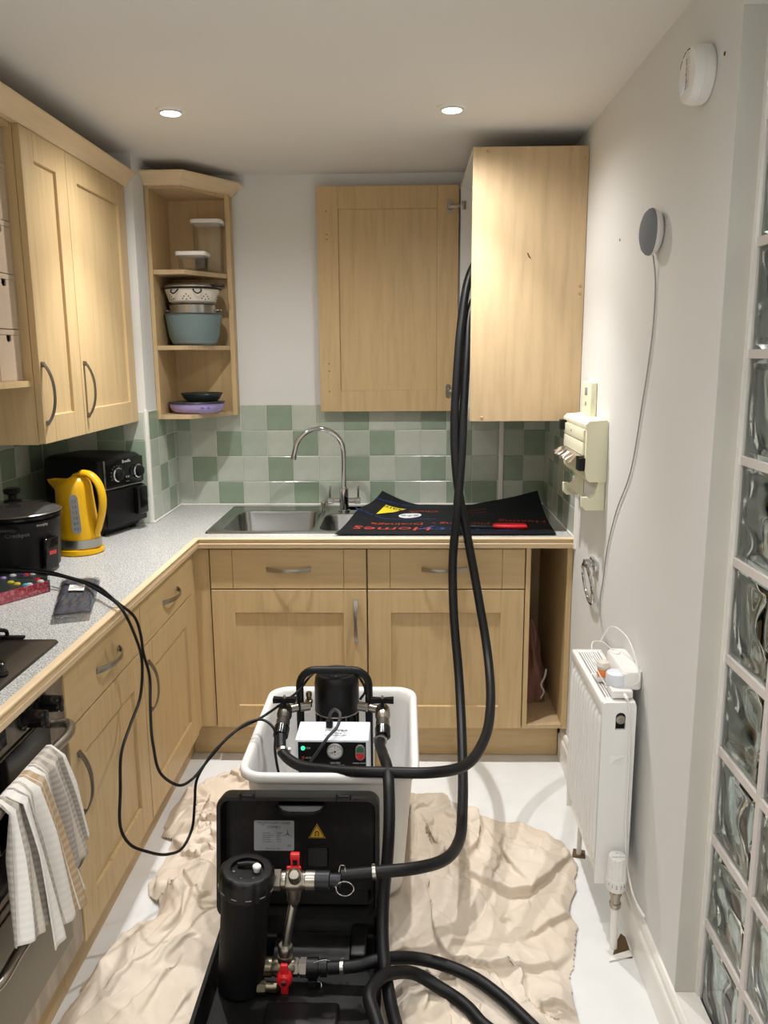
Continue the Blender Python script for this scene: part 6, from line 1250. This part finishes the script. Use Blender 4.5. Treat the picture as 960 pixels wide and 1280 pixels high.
# folds: polyline, height, steep-side width, shallow-side width, which side is steep (+1 left of travel)
FOLDS = [([(1.566, -1.327), (1.633, -1.382), (1.719, -1.434), (1.778, -1.423), (1.852, -1.322), (1.932, -1.221)], .030, .010, .075, -1), ([(1.688, -1.117), (1.738, -1.285), (1.77, -1.398)], .020, .010, .05, -1), ([(1.47, -1.42), (1.489, -1.523), (1.496, -1.616), (1.543, -1.702), (1.621, -1.733), (1.701, -1.731), (1.796, -1.697), (1.848, -1.64)], .026, .009, .07, -1),
 ([(1.477, -1.074), (1.512, -1.186), (1.569, -1.288)], .026, .012, .045, -1), ([(1.438, -1.003), (1.443, -1.229)], .026, .014, .03, 1), ([(1.487, -1.164), (1.468, -1.456), (1.487, -1.555)], .020, .009, .03, 1), ([(1.887, -1.5), (1.812, -1.549), (1.717, -1.612)], .016, .010, .05, 1), ([(1.643, -0.965), (1.654, -1.095), (1.605, -1.287)], .024, .010, .05, 1),
 ([(1.62, -1.741), (1.682, -1.864)], .010, .008, .025, 1), ([(1.68, -1.74), (1.706, -1.86)], .010, .008, .02, 1), ([(1.723, -1.84), (1.782, -1.827), (1.84, -1.855)], .030, .015, .05, -1), ([(1.442, -1.703), (1.515, -1.856)], .014, .009, .03, 1), ([(1.888, -1.123), (1.86, -1.18), (1.808, -1.272)], .018, .006, .035, -1), ([(1.45, -.93), (1.53, -.95), (1.56, -1.0), (1.50, -1.02)], .026, .012, .03, 1), ([(1.74, -1.50), (1.80, -1.46), (1.87, -1.45)], .014, .010, .05, 1),
 ([(0.629, -0.885), (0.678, -0.963), (0.757, -0.883), (0.812, -0.799)], .028, .011, .04, 1), ([(0.624, -1.11), (0.664, -1.062), (0.728, -1.154), (0.669, -1.177)], .032, .012, .028, 1), ([(0.704, -1.062), (0.808, -1.107), (0.90, -1.12)], .026, .010, .05, -1), ([(0.678, -1.451), (0.757, -1.485), (0.814, -1.395), (0.86, -1.338)], .026, .010, .04, 1), ([(0.766, -1.629), (0.807, -1.501)], .016, .008, .035, -1), ([(0.802, -1.715), (0.858, -1.612)], .014, .007, .03, -1),
 ([(0.629, -1.772), (0.67, -1.66), (0.726, -1.567)], .018, .010, .05, 1), ([(0.789, -1.892), (0.846, -1.686)], .012, .008, .04, -1), ([(0.658, -0.884), (0.732, -1.013), (0.729, -1.108)], .028, .010, .035, 1), ([(0.713, -1.24), (0.79, -1.3), (0.838, -1.238)], .018, .010, .04, -1), ([(0.663, -1.906), (0.724, -1.757), (0.77, -1.567)], .016, .010, .05, 1), ([(0.712, -1.485), (0.777, -1.432), (0.848, -1.483)], .018, .008, .03, -1), ([(0.74, -0.80), (0.80, -0.83), (0.87, -0.86)], .020, .010, .03, -1), ([(0.63, -1.0), (0.69, -1.03), (0.70, -1.09)], .026, .010, .025, 1), ([(.86, -1.9), (.90, -1.78)], .012, .008, .03, -1), ([(.70, -2.0), (.80, -1.80), (.85, -1.72)], .010, .008, .05, 1)]
st = .0046
gx = np.arange(.55, 1.96, st); gy = np.concatenate([np.arange(-2.46, -2.02, .02), np.arange(-2.02, -.70, st)]); GX, GY = np.meshgrid(gx, gy, indexing='ij')
inside = np.zeros(GX.shape, bool); xo = GX + .012 * (vnoise(GX * 26, GY * 26, 5) - .5); yo = GY + .012 * (vnoise(GX * 26, GY * 26, 6) - .5)
for i in range(len(OUTLINE)):
    (ax_, ay_), (bx_, by_) = OUTLINE[i], OUTLINE[(i + 1) % len(OUTLINE)]
    c_ = ((ay_ > yo) != (by_ > yo)) & (xo < (bx_ - ax_) * (yo - ay_) / (by_ - ay_ + 1e-12) + ax_); inside ^= c_
dE, _, _ = seg_dist(xo, yo, OUTLINE)
wx = GX + .06 * (vnoise(GX * 5, GY * 5, 1) - .5) + .02 * (vnoise(GX * 15, GY * 15, 31) - .5); wy = GY + .06 * (vnoise(GX * 5, GY * 5, 2) - .5) + .02 * (vnoise(GX * 15, GY * 15, 32) - .5)
hh = .006 + .016 * vnoise(wx * 6, wy * 6, 3)
for oc, (f_q, a_q) in enumerate(((6, .010), (11, .008), (20, .0035))):     # soft creases
    rn = 1 - np.abs(2 * vnoise(wx * f_q * 1.3 + wy * f_q * .5, wy * f_q * .8, 10 + oc) - 1); hh += a_q * rn ** 4
wob = .018 * (vnoise(GX * 12, GY * 12, 21) - .5) + .006 * (vnoise(GX * 40, GY * 40, 23) - .5); wob2 = .018 * (vnoise(GX * 12, GY * 12, 22) - .5) + .006 * (vnoise(GX * 40, GY * 40, 24) - .5)
DX = np.zeros(GX.shape); DY = np.zeros(GX.shape)
rnd = random.Random(17); small = []
def in_out(x, y):
    c = False
    for i in range(len(OUTLINE)):
        (ax_, ay_), (bx_, by_) = OUTLINE[i], OUTLINE[(i + 1) % len(OUTLINE)]
        if (ay_ > y) != (by_ > y) and x < (bx_ - ax_) * (y - ay_) / (by_ - ay_ + 1e-12) + ax_: c = not c
    return c
while len(small) < 150:
    x = rnd.uniform(.58, 1.95); y = rnd.uniform(-2.02, -.72)
    if not in_out(x, y): continue
    if x < 1.05: ang = rnd.gauss(math.radians(62), .5) if y < -1.25 else rnd.gauss(math.radians(20), .9)
    else: ang = rnd.gauss(math.radians(-70 + (x - 1.4) * 90), .55)
    L_ = rnd.uniform(.04, .17); cv = rnd.uniform(-.6, .6); P_ = [(x, y)]
    for k in range(4): P_.append((P_[-1][0] + L_ / 4 * math.cos(ang + cv * (k - 1.5) / 2), P_[-1][1] + L_ / 4 * math.sin(ang + cv * (k - 1.5) / 2)))
    small.append((P_, rnd.uniform(.004, .013), .0035, rnd.uniform(.012, .035), rnd.choice((-1, 1))))
for (xa_, xb_, ya_, yb_, n_s, a0_, sp_) in ((.60, .96, -1.24, -.76, 42, 35, 50), (.66, .92, -1.55, -1.24, 16, 50, 35), (1.43, 1.62, -1.34, -.90, 22, -80, 22), (1.45, 1.75, -1.95, -1.72, 16, -68, 20)):
    k = 0
    while k < n_s:
        x = rnd.uniform(xa_, xb_); y = rnd.uniform(ya_, yb_)
        if not in_out(x, y): continue
        ang = math.radians(rnd.gauss(a0_, sp_)); L_ = rnd.uniform(.05, .15); cv = rnd.uniform(-.9, .9); P_ = [(x, y)]; k += 1
        for q in range(4): P_.append((P_[-1][0] + L_ / 4 * math.cos(ang + cv * (q - 1.5) / 2), P_[-1][1] + L_ / 4 * math.sin(ang + cv * (q - 1.5) / 2)))
        small.append((P_, rnd.uniform(.009, .022), .0035, rnd.uniform(.015, .03), rnd.choice((-1, 1))))
for P_, A_, ws, wl_, sd in FOLDS + small:
    if (P_, A_, ws, wl_, sd) in FOLDS: A_, ws = A_ * 1.25, ws * .55
    pad = wl_ * 2.6 + .02; xs = [p[0] for p in P_]; ys_ = [p[1] for p in P_]
    i0, i1 = np.searchsorted(gx, min(xs) - pad), np.searchsorted(gx, max(xs) + pad); j0, j1 = np.searchsorted(gy, min(ys_) - pad), np.searchsorted(gy, max(ys_) + pad)
    if i1 <= i0 or j1 <= j0: continue
    W_ = (slice(i0, i1), slice(j0, j1)); d_, s_, al = seg_dist((GX + wob)[W_], (GY + wob2)[W_], P_)
    steep = s_ == sd; w_ = np.where(steep, ws, wl_); tap = np.sin(PI * np.clip(al * .94 + .03, 0, 1)) ** .6
    e_ = np.exp(-(d_ / w_) ** np.where(steep, 2.0, 1.35)); hh[W_] += A_ * e_ * tap
    # the crest leans over the steep side, as cloth does
    lean = .55 * A_ * e_ * tap; tx, ty = P_[-1][0] - P_[0][0], P_[-1][1] - P_[0][1]; tl = math.hypot(tx, ty) + 1e-9
    DX[W_] += lean * (-ty / tl) * sd; DY[W_] += lean * (tx / tl) * sd
# the cloth lies flat under the tub and the case
def flat(x0, x1, y0, y1, m_): return np.clip(np.maximum(np.maximum(x0 - GX, GX - x1), np.maximum(y0 - GY, GY - y1)) / m_, 0, 1)
for a in ((1.0, 1.41, -1.46, -.94), (.925, 1.37, -2.07, -1.59)):
    k_ = np.minimum(1, flat(*a, .05) ** .8 + .02); hh = .005 + (hh - .005) * k_; DX *= k_; DY *= k_
hh = np.minimum(hh, .09) * (.12 + .88 * np.clip(dE / .030, 0, 1) ** .8) + .0012
kE = np.clip(dE / .02, 0, 1); GXd = GX + DX * kE; GYd = GY + DY * kE
idx = -np.ones(GX.shape, int); V = []; Fq = []
ii, jj = np.nonzero(inside)
for k, (i, j) in enumerate(zip(ii, jj)): idx[i, j] = k
V = [(float(GXd[i, j]), float(GYd[i, j]), float(hh[i, j])) for i, j in zip(ii, jj)]
for i, j in zip(ii, jj):
    if i + 1 < GX.shape[0] and j + 1 < GX.shape[1]:
        q = (idx[i, j], idx[i + 1, j], idx[i + 1, j + 1], idx[i, j + 1])
        if min(q) >= 0: Fq.append(tuple(int(v) for v in q))
me = bpy.data.meshes.new('dust_sheet'); me.from_pydata(V, [], Fq); me.update(); me.materials.append(M['sheet']); me.shade_smooth()
o = bpy.data.objects.new('dust_sheet', me); COL.objects.link(o); tag(o, 'crumpled beige cotton dust sheet spread over the floor under the tub and case', 'dust sheet')
s = o.modifiers.new('smooth', 'SMOOTH'); s.iterations = 1; s.factor = .35
